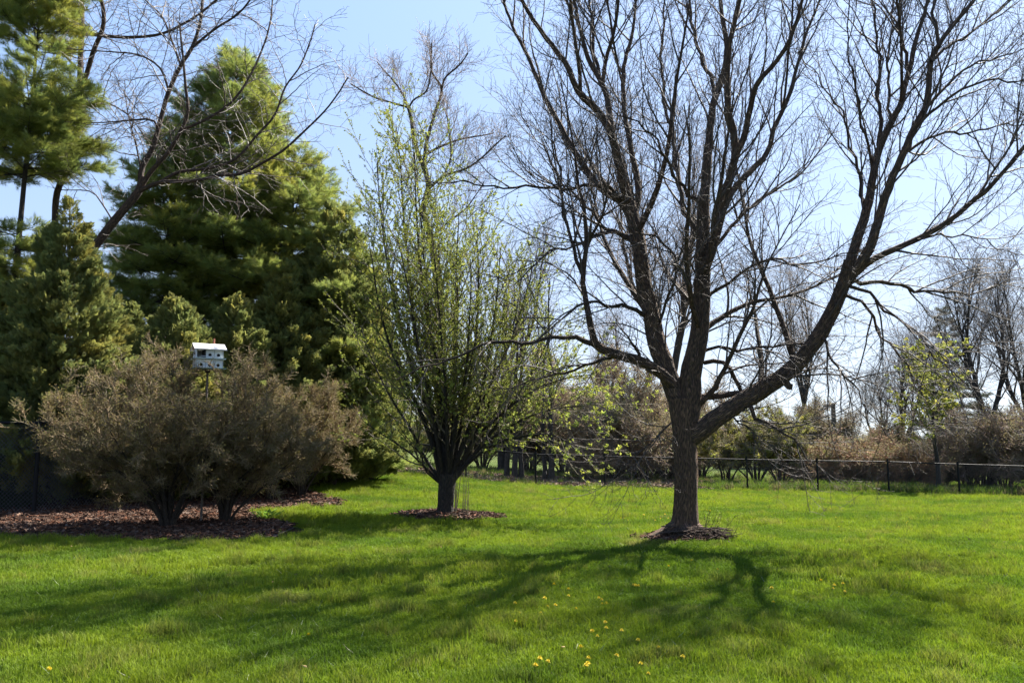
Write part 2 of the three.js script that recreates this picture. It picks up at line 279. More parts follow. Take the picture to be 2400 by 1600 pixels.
// ------------------------------------------------------------------ growing wood
function turn(dir, angle, azimuth) { const h = norm(cross(dir, Math.abs(dir[1]) < 0.95 ? [0, 1, 0] : [1, 0, 0])), k = cross(dir, h), c = Math.cos(azimuth), s = Math.sin(azimuth), q = Math.sin(angle), d = Math.cos(angle); return norm([0, 1, 2].map((i) => dir[i] * d + (h[i] * c + k[i] * s) * q)); }
const spanOf = (pts) => { let l = 0; for (let i = 1; i < pts.length; i++) l += dist(pts[i], pts[i - 1]); return l; };
function along(pts, rad, t) { const f = t * (pts.length - 1), i = Math.min(pts.length - 2, Math.floor(f)), k = f - i; return { p: mixv(pts[i], pts[i + 1], k), r: lerp(rad[i], rad[i + 1], k), d: norm([0, 1, 2].map((j) => pts[i + 1][j] - pts[i][j])) }; }
function grow(G, p, d, len, r, lv) {
  const L = G.levels[lv], n = Math.max(2, Math.round(len / L.seg)), step = len / n, pts = [p], rad = [r], rng = G.rng;
  let dir = d, side = rng() < 0.5 ? 1 : -1; const up = typeof L.up === 'function' ? L.up(p) : L.up;
  for (let i = 1; i <= n; i++) {
    const w = L.wander; dir = norm([dir[0] + (rng() - 0.5) * w, dir[1] + (rng() - 0.5) * w + up * step, dir[2] + (rng() - 0.5) * w]);
    if (L.zig) { dir = turn(dir, L.zig * (0.5 + rng()), side > 0 ? 0.5 : 3.6); side = -side; }
    const q = pts[i - 1]; pts.push([q[0] + dir[0] * step, q[1] + dir[1] * step, q[2] + dir[2] * step]); rad.push(lerp(r, L.tip, Math.pow(i / n, 0.8)));
  }
  G.wood[lv].tube(pts, rad, L.sides, L.rough ?? 0);
  if (G.levels[lv + 1]) sprout(G, pts, rad, lv + 1);
  G.leaf?.(pts, rad, lv, dir);
  return pts;
}
function sprout(G, pts, rad, lv, opt = {}) {
  const L = G.levels[lv], len = spanOf(pts), t0 = opt.start ?? L.start, n = Math.round(len * (1 - t0) * L.per * (opt.density ?? 1) + G.rng() * 0.9), rng = G.rng;
  let az = rng() * 6.28;
  for (let k = 0; k < n; k++) {
    const t = t0 + (1 - t0) * (k + rng()) / n, a = along(pts, rad, Math.min(0.999, t)); az += 2.4 + (rng() - 0.5) * 1.2;
    let d = turn(a.d, lerp(L.ang[0], L.ang[1], rng()), az); d = norm([d[0], d[1] + (L.lift ?? 0), d[2]]);
    let l = L.len * (0.45 + 0.9 * rng()) * (1 - (L.fall ?? 0.5) * t) * (opt.scale ?? 1); l = Math.min(l, len * (L.cap ?? 0.8));
    if (L.shoot && rng() < L.shoot) l *= 2.1; if (l < 0.03) continue;
    grow(G, a.p, d, l, Math.max(L.tip, Math.min(a.r * 0.75, l * L.rk)), lv);
  }
}
// a limb drawn through given points; returns its line for sprouting
function curve(points, every = 0.18) { const c = new THREE.CatmullRomCurve3(points.map((p) => new THREE.Vector3(...p)), false, 'centripetal'), n = Math.max(4, Math.ceil(c.getLength() / every)); return c.getSpacedPoints(n).map((v) => [v.x, v.y, v.z]); }
function tree(name, label, base, group, category = 'tree') { const o = thing(name, label, category, base, group); return o; }

// ------------------------------------------------------------------ the big bare tree
{
  const D0 = -TREE[2], o = tree('bare_tree', 'big bare tree with a forked trunk and wide spreading limbs on the lawn', TREE), rng = rngOf(101), px = D0 / FOCAL;
  const droop = (p) => p[1] < 2.5 ? 0.35 : lerp(-0.5, 0.55, smooth(p[1], 3.0, 6.0));
  const G = { rng, wood: [0, 1, 2, 3].map(() => new Wood()), levels: [
    { seg: 0.25, wander: 0.22, up: 0.1, tip: 0.006, sides: 6, rough: 0.1 },
    { per: 3.9, len: 1.95, ang: [0.32, 0.95], lift: 0.15, start: 0.12, fall: 0.45, rk: 0.011, tip: 0.0038, seg: 0.16, wander: 0.30, up: droop, sides: 4 },
    { per: 7.5, len: 0.66, ang: [0.45, 1.05], lift: 0.05, start: 0.1, fall: 0.4, rk: 0.010, tip: 0.0026, seg: 0.12, wander: 0.42, up: droop, sides: 3 },
    { per: 6, len: 0.28, ang: [0.5, 1.1], start: 0.12, fall: 0.4, rk: 0.012, tip: 0.0022, seg: 0.09, wander: 0.5, up: droop, sides: 3 }] };
  // trunk, flared at the root
  const tp = [], tr = []; for (let k = 0; k <= 22; k++) { const f = k / 22, y = lerp(1258, 935, f); tp.push(at(1604 + 4 * Math.sin(f * 4) , y, D0)); tr.push((26.5 + 24 * Math.exp(-f * 14) + 7 * smooth(f, 0.7, 1)) * px); }
  tp.unshift([tp[0][0], tp[0][1] - 0.25, tp[0][2]]); tr.unshift(tr[0] * 1.25);
  const T = new Wood(); T.tube(tp, tr, 28, 0.13);
  for (const [a, l] of [[2.9, 0.75], [0.3, 0.5], [1.6, 0.5], [4.2, 0.5], [5.4, 0.6]]) { const p = []; for (let k = 0; k < 7; k++) { const f = k / 6; const x = TREE[0] + Math.cos(a) * (0.12 + l * f), z = TREE[2] + Math.sin(a) * (0.12 + l * f); p.push([x, ground(x, z) + 0.16 * (1 - f) ** 2 - 0.03 * f, z]); } T.tube(p, [0.13, 0.12, 0.1, 0.08, 0.065, 0.045, 0.02], 8, 0.2); }
  part('trunk', T.geometry(TREE), bark(0.31, 0.195, 0.122, 0.05), o);
  const lines = [];
  const limb = (pts, w0, w1, d0, d1, ext = 0, density = 1, start) => {
    const P = pts.map(([x, y], i) => at(x, y, D0 + lerp(d0, d1, i / (pts.length - 1)))), line = curve(P), W = new Wood();
    const rad = line.map((_, i) => lerp(w0, w1, Math.pow(i / (line.length - 1), 0.85)) / 2 * px);
    if (ext) { let d = norm([0, 1, 2].map((j) => line.at(-1)[j] - line.at(-3)[j])), r = rad.at(-1); const n = Math.ceil(ext / 0.2); for (let i = 1; i <= n; i++) { d = norm([d[0] + (rng() - 0.5) * 0.12, d[1] + 0.02, d[2] + (rng() - 0.5) * 0.12]); const q = line.at(-1); line.push([q[0] + d[0] * 0.2, q[1] + d[1] * 0.2, q[2] + d[2] * 0.2]); rad.push(lerp(r, 0.007, i / n)); } }
    const ph = rng() * 6; for (let i = 2; i < line.length; i++) { const j = Math.min(0.02, rad[i] * 0.5); if (w0 < 14) { const k = 0.028 * Math.sin(i * 0.9 + ph) + 0.02 * Math.sin(i * 2.1 + ph * 2); line[i] = [line[i][0] + k * 0.6, line[i][1] + k, line[i][2] + k * 0.7]; } line[i] = [line[i][0] + (rng() - 0.5) * j, line[i][1] + (rng() - 0.5) * j, line[i][2] + (rng() - 0.5) * j]; }
    W.tube(line, rad, w0 > 20 ? 18 : w0 > 9 ? 10 : 6, w0 > 9 ? 0.2 : 0.08);
    part('limb', W.geometry(TREE), M.maple, o); lines.push([line, rad]);
    sprout(G, line, rad, 1, { density, start: start ?? (w0 > 30 ? 0.35 : 0.12) });
  };
  // left leader and its limbs
  limb([[1606, 990], [1590, 940], [1564, 872], [1540, 800], [1526, 735], [1512, 670], [1499, 587], [1486, 520], [1474, 476]], 50, 33, 0, 0.35, 0, 1.2, 0.25);
  limb([[1478, 500], [1458, 474], [1402, 434], [1356, 367], [1310, 291], [1274, 219], [1244, 148], [1208, 76], [1188, 25]], 21, 7, 0.35, 1.0, 1.8, 0.8);
  limb([[1476, 490], [1466, 450], [1453, 388], [1433, 316], [1402, 260], [1356, 214], [1325, 148], [1290, 102], [1249, 46], [1223, 0]], 27, 8, 0.35, -0.7, 2.0, 0.8);
  limb([[1440, 335], [1430, 280], [1424, 230], [1407, 189], [1384, 148], [1367, 102], [1356, 51], [1346, 0]], 18, 8, 0.1, 0.6, 2.4, 0.8);
  limb([[1407, 189], [1396, 130], [1388, 76], [1383, 0]], 10, 6, 0.3, 0.9, 2);
  limb([[1412, 200], [1422, 133], [1443, 66], [1448, 0]], 11, 7, 0.3, -0.4, 2);
  limb([[1482, 500], [1497, 460], [1489, 398], [1473, 316], [1463, 255], [1463, 153], [1479, 92], [1489, 25]], 19, 8, 0.35, 1.6, 2.2);
  limb([[1463, 470], [1420, 440], [1387, 436], [1310, 439], [1234, 441], [1157, 434], [1086, 431]], 10, 3, 0.35, -0.6, 0.5, 1.2);
  limb([[1485, 560], [1433, 536], [1371, 485], [1330, 440], [1290, 380], [1260, 330]], 10, 3, 0.3, 0.9, 0.8);
  limb([[1495, 575], [1450, 548], [1402, 551], [1361, 566], [1336, 582], [1285, 592], [1239, 633]], 10, 3, 0.3, -1.0, 0.4, 1.2);
  limb([[1522, 745], [1479, 724], [1433, 712], [1382, 709], [1330, 735], [1290, 770]], 11, 3, 0.2, -1.2, 0.4, 1.2);
  limb([[1550, 825], [1548, 760], [1562, 700], [1586, 650], [1582, 597], [1545, 566], [1512, 551]], 9, 4, 0.2, -0.6, 0.4, 1.3);
  // central leader and its limbs
  limb([[1608, 985], [1616, 930], [1626, 850], [1644, 745], [1646, 640], [1646, 560], [1650, 470]], 58, 27, 0, -0.15, 0, 1.2, 0.3);
  limb([[1650, 490], [1656, 408], [1664, 306], [1676, 230], [1700, 160], [1704, 100], [1693, 40], [1690, 0]], 25, 10, -0.15, 0.6, 2.4);
  limb([[1648, 640], [1664, 600], [1687, 515], [1702, 449], [1722, 367], [1718, 306], [1706, 245], [1706, 150], [1713, 90], [1733, 0]], 25, 10, -0.15, -1.0, 2.4);
  limb([[1720, 375], [1748, 306], [1763, 240], [1775, 194], [1819, 145], [1855, 87], [1877, 15]], 17, 7, -0.7, -1.6, 2);
  limb([[1690, 505], [1712, 455], [1753, 408], [1799, 357], [1814, 301], [1845, 235], [1865, 168], [1891, 77], [1911, 30]], 17, 6, -0.4, 0.7, 1.8);
  limb([[1660, 610], [1690, 560], [1727, 520], [1775, 470], [1830, 440], [1880, 403], [1925, 350]], 11, 3, 0, 1.2, 0.8);
  limb([[1676, 224], [1671, 194], [1651, 143], [1630, 102], [1621, 30], [1616, 0]], 11, 7, 0.2, 1.0, 2);
  limb([[1648, 480], [1610, 446], [1580, 420], [1565, 378], [1545, 327], [1510, 305]], 11, 4, -0.1, -1.3, 0.7);
  limb([[1646, 560], [1610, 500], [1590, 430], [1580, 340], [1560, 250], [1550, 150], [1556, 50]], 13, 6, -0.1, 1.8, 1.6);
  limb([[1645, 780], [1672, 755], [1707, 734], [1765, 708], [1845, 694], [1900, 675], [1962, 645]], 15, 4, 0, 0.7, 0.3, 1.3);
  limb([[1650, 700], [1690, 672], [1728, 648], [1768, 622], [1830, 607], [1886, 617], [1967, 602]], 9, 3, 0, -0.8, 0.3);
  limb([[1636, 830], [1672, 815], [1734, 815], [1830, 813], [1891, 800]], 9, 4, 0, -0.3, 0.4, 1.3);
  limb([[1625, 960], [1672, 914], [1700, 860], [1716, 828], [1742, 769], [1768, 719], [1790, 640], [1830, 560]], 15, 3, 0, -1.0, 0.6, 1.2);
  limb([[1620, 930], [1665, 930], [1700, 926], [1745, 922]], 17, 15, 0, 0.05, 0, 1.5);
  limb([[1650, 850], [1690, 846], [1712, 872], [1728, 905], [1740, 930]], 11, 9, 0.1, 0.1, 0, 1.5);
  // the low right limb and what rises from it
  limb([[1612, 1030], [1640, 1010], [1676, 983], [1726, 949], [1784, 914], [1837, 880], [1883, 836], [1915, 795], [1942, 748], [1965, 700], [1983, 655], [1993, 612]], 46, 30, 0, -0.5, 0, 1.2, 0.15);
  limb([[1990, 625], [2018, 536], [2034, 480], [2049, 408], [2062, 347], [2090, 286], [2110, 245], [2131, 168], [2146, 102], [2166, 36], [2177, 0]], 24, 8, -0.5, 0.2, 2.2, 1.1);
  limb([[1994, 650], [2010, 628], [2039, 582], [2059, 520], [2080, 449], [2105, 388], [2141, 306], [2171, 245], [2184, 143], [2202, 102], [2238, 56], [2284, 0]], 24, 8, -0.5, -1.2, 2, 1.1);
  limb([[2202, 110], [2194, 60], [2190, 20], [2196, -30]], 9, 6, -1.1, -0.6, 1.8);
  limb([[2008, 640], [2039, 612], [2090, 587], [2151, 561], [2233, 510], [2284, 469], [2324, 434], [2365, 388], [2400, 347], [2460, 280]], 16, 7, -0.5, -1.4, 1.6, 1.1);
  limb([[1993, 660], [2010, 657], [2059, 663], [2126, 673], [2202, 684], [2260, 690], [2330, 672]], 11, 3, -0.5, 0.3, 0.6, 1.2);
  limb([[1990, 670], [2044, 690], [2085, 730], [2130, 772], [2174, 812], [2215, 850]], 9, 3, -0.5, -1.3, 0.6, 1);
  limb([[1980, 690], [2025, 715], [2060, 770], [2110, 840], [2150, 900]], 8, 3, -0.5, -0.1, 0.6, 1.3);
  limb([[1930, 790], [1944, 815], [1967, 872], [2002, 907], [2040, 960]], 8, 2.5, -0.4, -1.3, 0.5, 1.3);
  limb([[2059, 340], [2064, 286], [2059, 224], [2062, 168], [2058, 90], [2045, 10]], 10, 5, -0.1, 0.7, 1.2);
  limb([[2130, 165], [2118, 120], [2110, 70], [2110, 0]], 9, 6, 0, 0.5, 1.6);
  limb([[2030, 490], [2010, 400], [1985, 300], [1960, 240], [1915, 180]], 9, 3, -0.3, 0.9, 0.8);
  limb([[2092, 405], [2130, 350], [2200, 318], [2290, 305], [2400, 290]], 9, 3, -0.8, -0.2, 0.6, 1.1);
  limb([[2165, 262], [2205, 215], [2260, 165], [2330, 135], [2400, 118]], 8, 3, -1, -0.4, 0.6, 1.1);
  limb([[2141, 306], [2190, 255], [2250, 215], [2320, 190], [2400, 185]], 8, 3, -0.9, -1.6, 0.6, 1.1);
  limb([[2184, 143], [2230, 105], [2300, 60], [2370, 0]], 8, 4, -1.1, -0.3, 1, 1);
  limb([[2049, 410], [2032, 330], [2015, 250], [1995, 160], [1988, 60]], 8, 3, -0.2, -1.0, 0.8, 0.8);
  limb([[2090, 286], [2082, 200], [2086, 100], [2096, 0]], 8, 4, 0, 0.8, 1, 0.7);
  limb([[2290, 465], [2330, 400], [2375, 330], [2420, 240]], 7, 3, -1, -0.3, 0.6, 1.3);
  limb([[2150, 562], [2220, 548], [2290, 560], [2360, 585]], 6, 2, -0.9, -0.2, 0.4, 1.3);
  limb([[1755, 940], [1766, 965], [1790, 990], [1830, 1014], [1870, 1040], [1897, 1068]], 11, 3, -0.15, -0.9, 0.2, 1.0);
  limb([[1836, 886], [1848, 905], [1858, 908]], 20, 14, -0.3, -0.35, 0, 0.1);
  limb([[1700, 968], [1735, 985], [1760, 1010], [1775, 1050]], 5, 2, -0.1, -0.8, 0.2, 1.6);
  // the low left limb
  limb([[1580, 905], [1557, 880], [1527, 861], [1489, 842], [1450, 832], [1412, 819], [1390, 800]], 30, 19, 0, -0.4, 0, 1.5, 0.15);
  limb([[1395, 808], [1386, 769], [1375, 710], [1366, 648], [1374, 577], [1371, 500], [1356, 434], [1349, 370], [1335, 290]], 17, 4, -0.4, -0.9, 0.8, 0.8);
  limb([[1368, 650], [1341, 577], [1325, 510], [1315, 439], [1310, 380], [1290, 300]], 10, 3, -0.5, 0.2, 0.8);
  limb([[1374, 585], [1390, 545], [1407, 515], [1420, 460], [1410, 390]], 9, 3, -0.6, -1.4, 0.6);
  limb([[1395, 806], [1336, 794], [1278, 794], [1221, 801], [1167, 803], [1118, 815], [1049, 842], [991, 864], [957, 878]], 12, 3, -0.4, -1.2, 0.2, 0.45);
  limb([[1450, 832], [1410, 846], [1374, 857], [1316, 872], [1259, 891], [1200, 905]], 9, 3, -0.3, 0.8, 0.3, 0.8);
  limb([[1500, 850], [1495, 815], [1478, 808], [1470, 790]], 10, 4, -0.1, -0.5, 0.3, 1.5);
  limb([[1585, 985], [1560, 1000], [1530, 1035], [1500, 1060], [1470, 1085]], 5, 2, 0, -0.9, 0.2, 1.6);
  // limbs that lean towards and away from the viewer
  for (let k = 0; k < 16; k++) {
    const [line, rad] = lines[[0, 12, 27, 0, 12, 13, 14, 28, 1, 2, 29, 12, 0, 16, 27, 6][k]], a = along(line, rad, 0.35 + 0.6 * rng()), s = k % 2 ? 1 : -1, d = norm([(rng() - 0.5) * 0.9, 0.55 + 0.5 * rng(), s * (0.5 + 0.5 * rng())]), P = [a.p]; let q = a.p, e = d; const n = 9 + Math.floor(rng() * 7);
    for (let i = 0; i < n; i++) { e = norm([e[0] + (rng() - 0.5) * 0.2, e[1] + 0.05 + (rng() - 0.5) * 0.1, e[2] + (rng() - 0.5) * 0.2]); q = [q[0] + e[0] * 0.3, q[1] + e[1] * 0.3, q[2] + e[2] * 0.3]; P.push(q); }
    const r0 = Math.min(a.r * 0.6, 0.055), R = P.map((_, i) => lerp(r0, 0.008, i / (P.length - 1))), W = new Wood(); W.tube(P, R, 8, 0.1); part('limb', W.geometry(TREE), M.maple, o); sprout(G, P, R, 1);
  }
  part('branches', G.wood[1].geometry(TREE), M.mapleTwig, o, 'stuff');
  const tw = G.wood[2], t3 = G.wood[3]; part('twigs', tw.geometry(TREE), M.mapleTwig, o, 'stuff'); part('twigs', t3.geometry(TREE), M.mapleTwig, o, 'stuff');
  console.log('big tree', G.wood.map((w) => w.i.length / 3));
}

// ------------------------------------------------------------------ small shapes for foliage
function leafShape(tris, base, dir, up, len, wid) { // a folded leaf of four triangles
  const d = norm(dir), s = norm(cross(d, up)), n = cross(s, d), P = (f, w, h) => [0, 1, 2].map((i) => base[i] + d[i] * f * len + s[i] * w * wid + n[i] * h * len);
  const a = P(0, 0, 0), m = P(0.5, 0, -0.04), t = P(1, 0, -0.10), l = P(0.45, -0.5, 0.05), r = P(0.45, 0.5, 0.05);
  tris.push([...a, ...l, ...m], [...a, ...m, ...r], [...l, ...t, ...m], [...m, ...t, ...r]);
}
function leafCluster(seed, n, len, wid) { const rng = rngOf(seed), tris = []; for (let k = 0; k < n; k++) { const a = k * 2.4 + rng(), e = 0.2 + rng() * 1.0, l = len * (0.6 + 0.6 * rng()); leafShape(tris, [(rng() - 0.5) * 0.012, rng() * len * 0.5, (rng() - 0.5) * 0.012], [Math.cos(a) * Math.cos(e), Math.sin(e), Math.sin(a) * Math.cos(e)], [0, 1, 0.2], l, wid * l / len); } return flatGeometry(tris); }
function pineShoot(seed) { const rng = rngOf(seed), tris = []; for (let k = 0; k < 64; k++) { const f = Math.pow(rng(), 0.7), y = f * 0.15, a = rng() * 6.28, o = 0.35 + 0.65 * rng(), l = 0.085 + 0.04 * rng(), d = norm([Math.cos(a) * o, 0.8 - 0.2 * f + 0.3 * rng(), Math.sin(a) * o]), w = 0.0026, s = norm(cross(d, [Math.cos(a + 1.2), 0.3, Math.sin(a + 1.2)])); const b = [Math.cos(a) * 0.006, y, Math.sin(a) * 0.006]; tris.push([b[0] - s[0] * w, b[1] - s[1] * w, b[2] - s[2] * w, b[0] + s[0] * w, b[1] + s[1] * w, b[2] + s[2] * w, b[0] + d[0] * l, b[1] + d[1] * l, b[2] + d[2] * l]); } return flatGeometry(tris); }
function cedarSpray(seed) { // flat fan of scaly fronds
  const rng = rngOf(seed), tris = [], frond = (p, ang, l, w) => { const d = [Math.sin(ang), Math.cos(ang), (rng() - 0.5) * 0.4], q = norm(d), s = norm(cross(q, [0, 0, 1])); const e = (f, k, z) => [p[0] + q[0] * l * f + s[0] * w * k, p[1] + q[1] * l * f + s[1] * w * k, p[2] + q[2] * l * f + z]; const a = e(0, 0, 0), b = e(0.55, -0.5, 0.006), c = e(0.55, 0.5, -0.006), t = e(1, 0, 0.012 * (rng() - 0.5)); tris.push([...a, ...c, ...b], [...b, ...c, ...t]); return q; };
  for (let k = 0; k < 13; k++) { const f = k / 12, side = k % 2 ? 1 : -1, y = f * 0.15, ang = side * (0.95 - 0.45 * f) * (0.8 + 0.4 * rng()), l = (0.10 - 0.045 * f) * (0.8 + 0.5 * rng()), p = [side * 0.004, y, 0.03 * f * f]; const q = frond(p, ang, l, 0.018); for (let j = 1; j < 3; j++) { const h = [p[0] + q[0] * l * j * 0.33, p[1] + q[1] * l * j * 0.33, p[2] + q[2] * l * j * 0.33]; frond(h, ang - side * 0.7, l * 0.5, 0.013); } }
  frond([0, 0.12, 0.02], 0, 0.08, 0.016);
  return flatGeometry(tris);
}
function twigSpray(seed, buds) { // a small bare spray, with swelling buds
  const rng = rngOf(seed), W = new Wood(), line = (p, d, l, r, n) => { const pts = [p]; let e = d; for (let i = 0; i < n; i++) { e = norm([e[0] + (rng() - 0.5) * 0.5, e[1] + (rng() - 0.5) * 0.3, e[2] + (rng() - 0.5) * 0.5]); const q = pts.at(-1); pts.push([0, 1, 2].map((k) => q[k] + e[k] * l / n)); } W.tube(pts, pts.map((_, i) => r * (1 - 0.7 * i / n)), 3); return pts; };
  const main = line([0, 0, 0], [0, 1, 0], 0.28, 0.0072, 4), tips = [...main.slice(1)];
  for (let k = 0; k < 7; k++) { const f = 0.1 + k * 0.12, a = k * 2.4, q = along(main, main.map(() => 0), Math.min(0.99, f)).p; const l = line(q, norm([Math.cos(a), 0.75, Math.sin(a)]), 0.17 * (1.1 - f * 0.6), 0.0052, 2); tips.push(...l.slice(1)); }
  const g = W.geometry(); g.deleteAttribute('uv');
  const tris = []; for (const p of tips) for (let j = 0; j < 2; j++) { const a = rng() * 6.28, l = 0.007 + 0.012 * rng() * buds; leafShape(tris, p, [Math.cos(a), 0.9, Math.sin(a)], [Math.sin(a), 0.2, -Math.cos(a)], l * 1.6, l * 0.9); }
  const t = flatGeometry(tris); t.setIndex([...Array(t.attributes.position.count).keys()]);
  return [g, t];
}
const SHOOT = pineShoot(3), SPRAY = cedarSpray(4), SPRAY2 = cedarSpray(9), [TWIG, BUD] = twigSpray(6, 1);
const LEAVES = leafCluster(7, 5, 0.042, 0.026), BIGLEAVES = leafCluster(8, 6, 0.075, 0.05), SMALLLEAVES = leafCluster(12, 7, 0.05, 0.03);

// ------------------------------------------------------------------ the leafing tree
{
  const D0 = -PEAR[2], px = D0 / FOCAL, o = tree('leafing_tree', 'many-stemmed tree in fresh yellow-green leaf standing in a mulch ring', PEAR), rng = rngOf(202), list = new Copies(PEAR), big = new Copies(PEAR);
  let target = list;
  const G = { rng, wood: [0, 1, 2, 3].map(() => new Wood()), levels: [
    { seg: 0.2, wander: 0.12, up: 0.25, tip: 0.006, sides: 6 },
    { per: 6.2, len: 1.7, ang: [0.35, 1.1], lift: 0.1, start: 0.16, fall: 0.3, rk: 0.010, tip: 0.0035, seg: 0.16, wander: 0.25, up: 0.22, sides: 4 },
    { per: 7, len: 0.5, ang: [0.4, 0.95], lift: 0.15, start: 0.15, fall: 0.4, rk: 0.01, tip: 0.003, seg: 0.12, wander: 0.3, up: 0.4, sides: 3 }],
    leaf(pts, rad, lv, dir) {
      if (lv < 1) return;
      const n = target === big ? 4 : lv === 2 ? 15 : 13;
      for (let k = 0; k < n; k++) { if (rng() < 0.22) continue; const t = lv === 2 ? 0.3 + 0.7 * rng() : 0.5 + 0.5 * rng(), a = along(pts, rad, t * 0.999), hi = smooth(a.p[1], 1.5, 6); target.add(a.p, norm([a.d[0] + (rng() - 0.5), a.d[1] + 0.3, a.d[2] + (rng() - 0.5)]), rng() * 6.28, 0.5 + rng() * 0.5, tint(rng, rng() < 0.5 ? [0.44, 0.48, 0.10] : [0.33, 0.38, 0.07], 0.22, 0.1)); }
    } };
  const T = new Wood(), tp = [], tr = []; for (let k = 0; k <= 12; k++) { const f = k / 12; tp.push(at(1043 + 6 * f, lerp(1206, 1110, f), D0)); tr.push((17 + 7 * Math.exp(-f * 7) + 4 * f) * px); }
  tp.unshift([tp[0][0], tp[0][1] - 0.2, tp[0][2]]); tr.unshift(tr[0] * 1.2); T.tube(tp, tr, 20, 0.16); part('trunk', T.geometry(PEAR), M.pear, o);
  const stem = (pts, w0, w1, d0, d1, ext = 0.15, density = 1) => {
    const P = pts.map(([x, y], i) => at(x, y, D0 + lerp(d0, d1, i / (pts.length - 1)))), line = curve(P, 0.2), W = new Wood(); let d = norm([0, 1, 2].map((j) => line.at(-1)[j] - line.at(-3)[j]));
    for (let i = 0; i < ext / 0.2; i++) { const q = line.at(-1); d = norm([d[0] + (rng() - 0.5) * 0.15, d[1] + 0.05, d[2] + (rng() - 0.5) * 0.15]); line.push([q[0] + d[0] * 0.2, q[1] + d[1] * 0.2, q[2] + d[2] * 0.2]); }
    const rad = line.map((_, i) => lerp(w0, w1, Math.pow(i / (line.length - 1), 0.7)) / 2 * px); W.tube(line, rad, 9, 0.12); part('limb', W.geometry(PEAR), M.pear, o); sprout(G, line, rad, 1, { density });
  };
  stem([[1036, 1130], [1016, 1050], [985, 965], [945, 885], [910, 800], [885, 700], [872, 610]], 15, 2, 0, -0.6);
  stem([[1038, 1125], [1018, 1030], [996, 930], [962, 850], [935, 740], [910, 600], [895, 500]], 13, 2, 0, 0.6);
  stem([[1042, 1125], [1022, 1010], [998, 900], [975, 800], [960, 650], [945, 500], [938, 380], [930, 310]], 16, 2, 0, 0.2);
  stem([[1044, 1120], [1040, 1000], [1030, 880], [1005, 760], [985, 620], [975, 480], [972, 380]], 14, 2, 0, -0.9);
  stem([[1048, 1115], [1048, 980], [1042, 850], [1034, 700], [1026, 560], [1018, 450]], 14, 2, 0, 0.8);
  stem([[1052, 1115], [1062, 990], [1066, 860], [1072, 730], [1070, 610], [1075, 520]], 13, 2, 0, -0.4);
  stem([[1054, 1118], [1078, 1010], [1098, 905], [1115, 790], [1122, 660], [1118, 550]], 14, 2, 0, 0.5);
  stem([[1056, 1120], [1092, 1020], [1128, 920], [1150, 800], [1165, 690], [1172, 600]], 13, 2, 0, -0.7);
  stem([[1060, 1122], [1112, 1025], [1155, 920], [1190, 810], [1212, 720], [1222, 640]], 13, 2, 0, 0.3);
  stem([[1064, 1124], [1118, 1055], [1172, 985], [1230, 900], [1270, 830], [1292, 780]], 12, 2, 0, -0.4);
  stem([[1060, 1120], [1105, 1060], [1150, 990], [1195, 900], [1230, 800]], 10, 2, 0, 1.1);
  stem([[1040, 1120], [1012, 990], [970, 880], [930, 740], [905, 600], [890, 480], [884, 400]], 12, 2, 0, -0.3);
  stem([[1046, 1115], [1030, 950], [1012, 800], [996, 640], [985, 500], [968, 350]], 12, 2, 0, 0.5);
  stem([[1058, 1118], [1100, 1010], [1150, 900], [1200, 790], [1232, 690]], 11, 2, 0, -0.8);
  stem([[1062, 1120], [1130, 1040], [1200, 960], [1265, 900], [1320, 870]], 10, 2, 0, 0.7);
  stem([[1034, 1125], [1000, 1080], [965, 1010], [915, 930], [875, 850], [850, 780]], 10, 2, 0, 0.5);
  stem([[1032, 1128], [992, 1092], [962, 1062], [930, 1040], [880, 1008]], 7, 2, 0, 0.2, 0.3, 0.6);
  stem([[1030, 1132], [995, 1100], [985, 1062], [960, 1040]], 5, 2, 0, -0.4, 0.3, 0.6);
  for (let k = 0; k < 9; k++) { const a = k * 0.7 + 0.3, x = 1046 + 8 * Math.cos(a * 3), h = 560 + 300 * rng(); stem([[x, 1120], [x + 18 * Math.cos(a), 1010], [x + 45 * Math.cos(a), 880], [x + 75 * Math.cos(a) - 15, h]], 11, 2, 0, (k % 2 ? 1 : -1) * (0.8 + rng() * 1.0), 0.6); }
  target = big;
  stem([[1075, 1105], [1130, 1060], [1175, 1035], [1230, 1022], [1290, 1018], [1340, 1040]], 9, 2, 0, -1.2, 0.2, 1.0);
  stem([[1090, 1085], [1150, 1030], [1220, 985], [1290, 960], [1370, 950]], 8, 2, 0, -1.0, 0.2, 1.0);
  stem([[1130, 1010], [1200, 950], [1260, 910], [1330, 885], [1370, 880]], 8, 2, 0, -0.7, 0.2, 0.9);
  const sucker = new Wood(); for (let k = 0; k < 15; k++) { const x = PEAR[0] + 0.16 + rng() * 0.34, z = PEAR[2] + (rng() - 0.3) * 0.3, pts = [[x, ground(x, z) - 0.02, z]]; let e = norm([0.12 * (rng() - 0.2), 1, 0.1 * (rng() - 0.5)]); for (let i = 0; i < 6; i++) { const q = pts.at(-1); e = norm([e[0] + (rng() - 0.5) * 0.1, e[1], e[2] + (rng() - 0.5) * 0.1]); pts.push([q[0] + e[0] * 0.16, q[1] + e[1] * 0.16, q[2] + e[2] * 0.16]); } sucker.tube(pts, pts.map((_, i) => 0.007 * (1 - i / 8)), 4); }
  part('suckers', sucker.geometry(PEAR), M.pearTwig, o, 'stuff');
  part('branches', G.wood[1].geometry(PEAR), M.pearTwig, o, 'stuff'); part('twigs', G.wood[2].geometry(PEAR), M.pearTwig, o, 'stuff');
  list.mesh('leaves', LEAVES, M.leaf, o); big.mesh('leaves', BIGLEAVES, M.leaf, o);
  console.log('pear', G.wood.map((w) => w.i.length / 3), list.count, big.count);
}

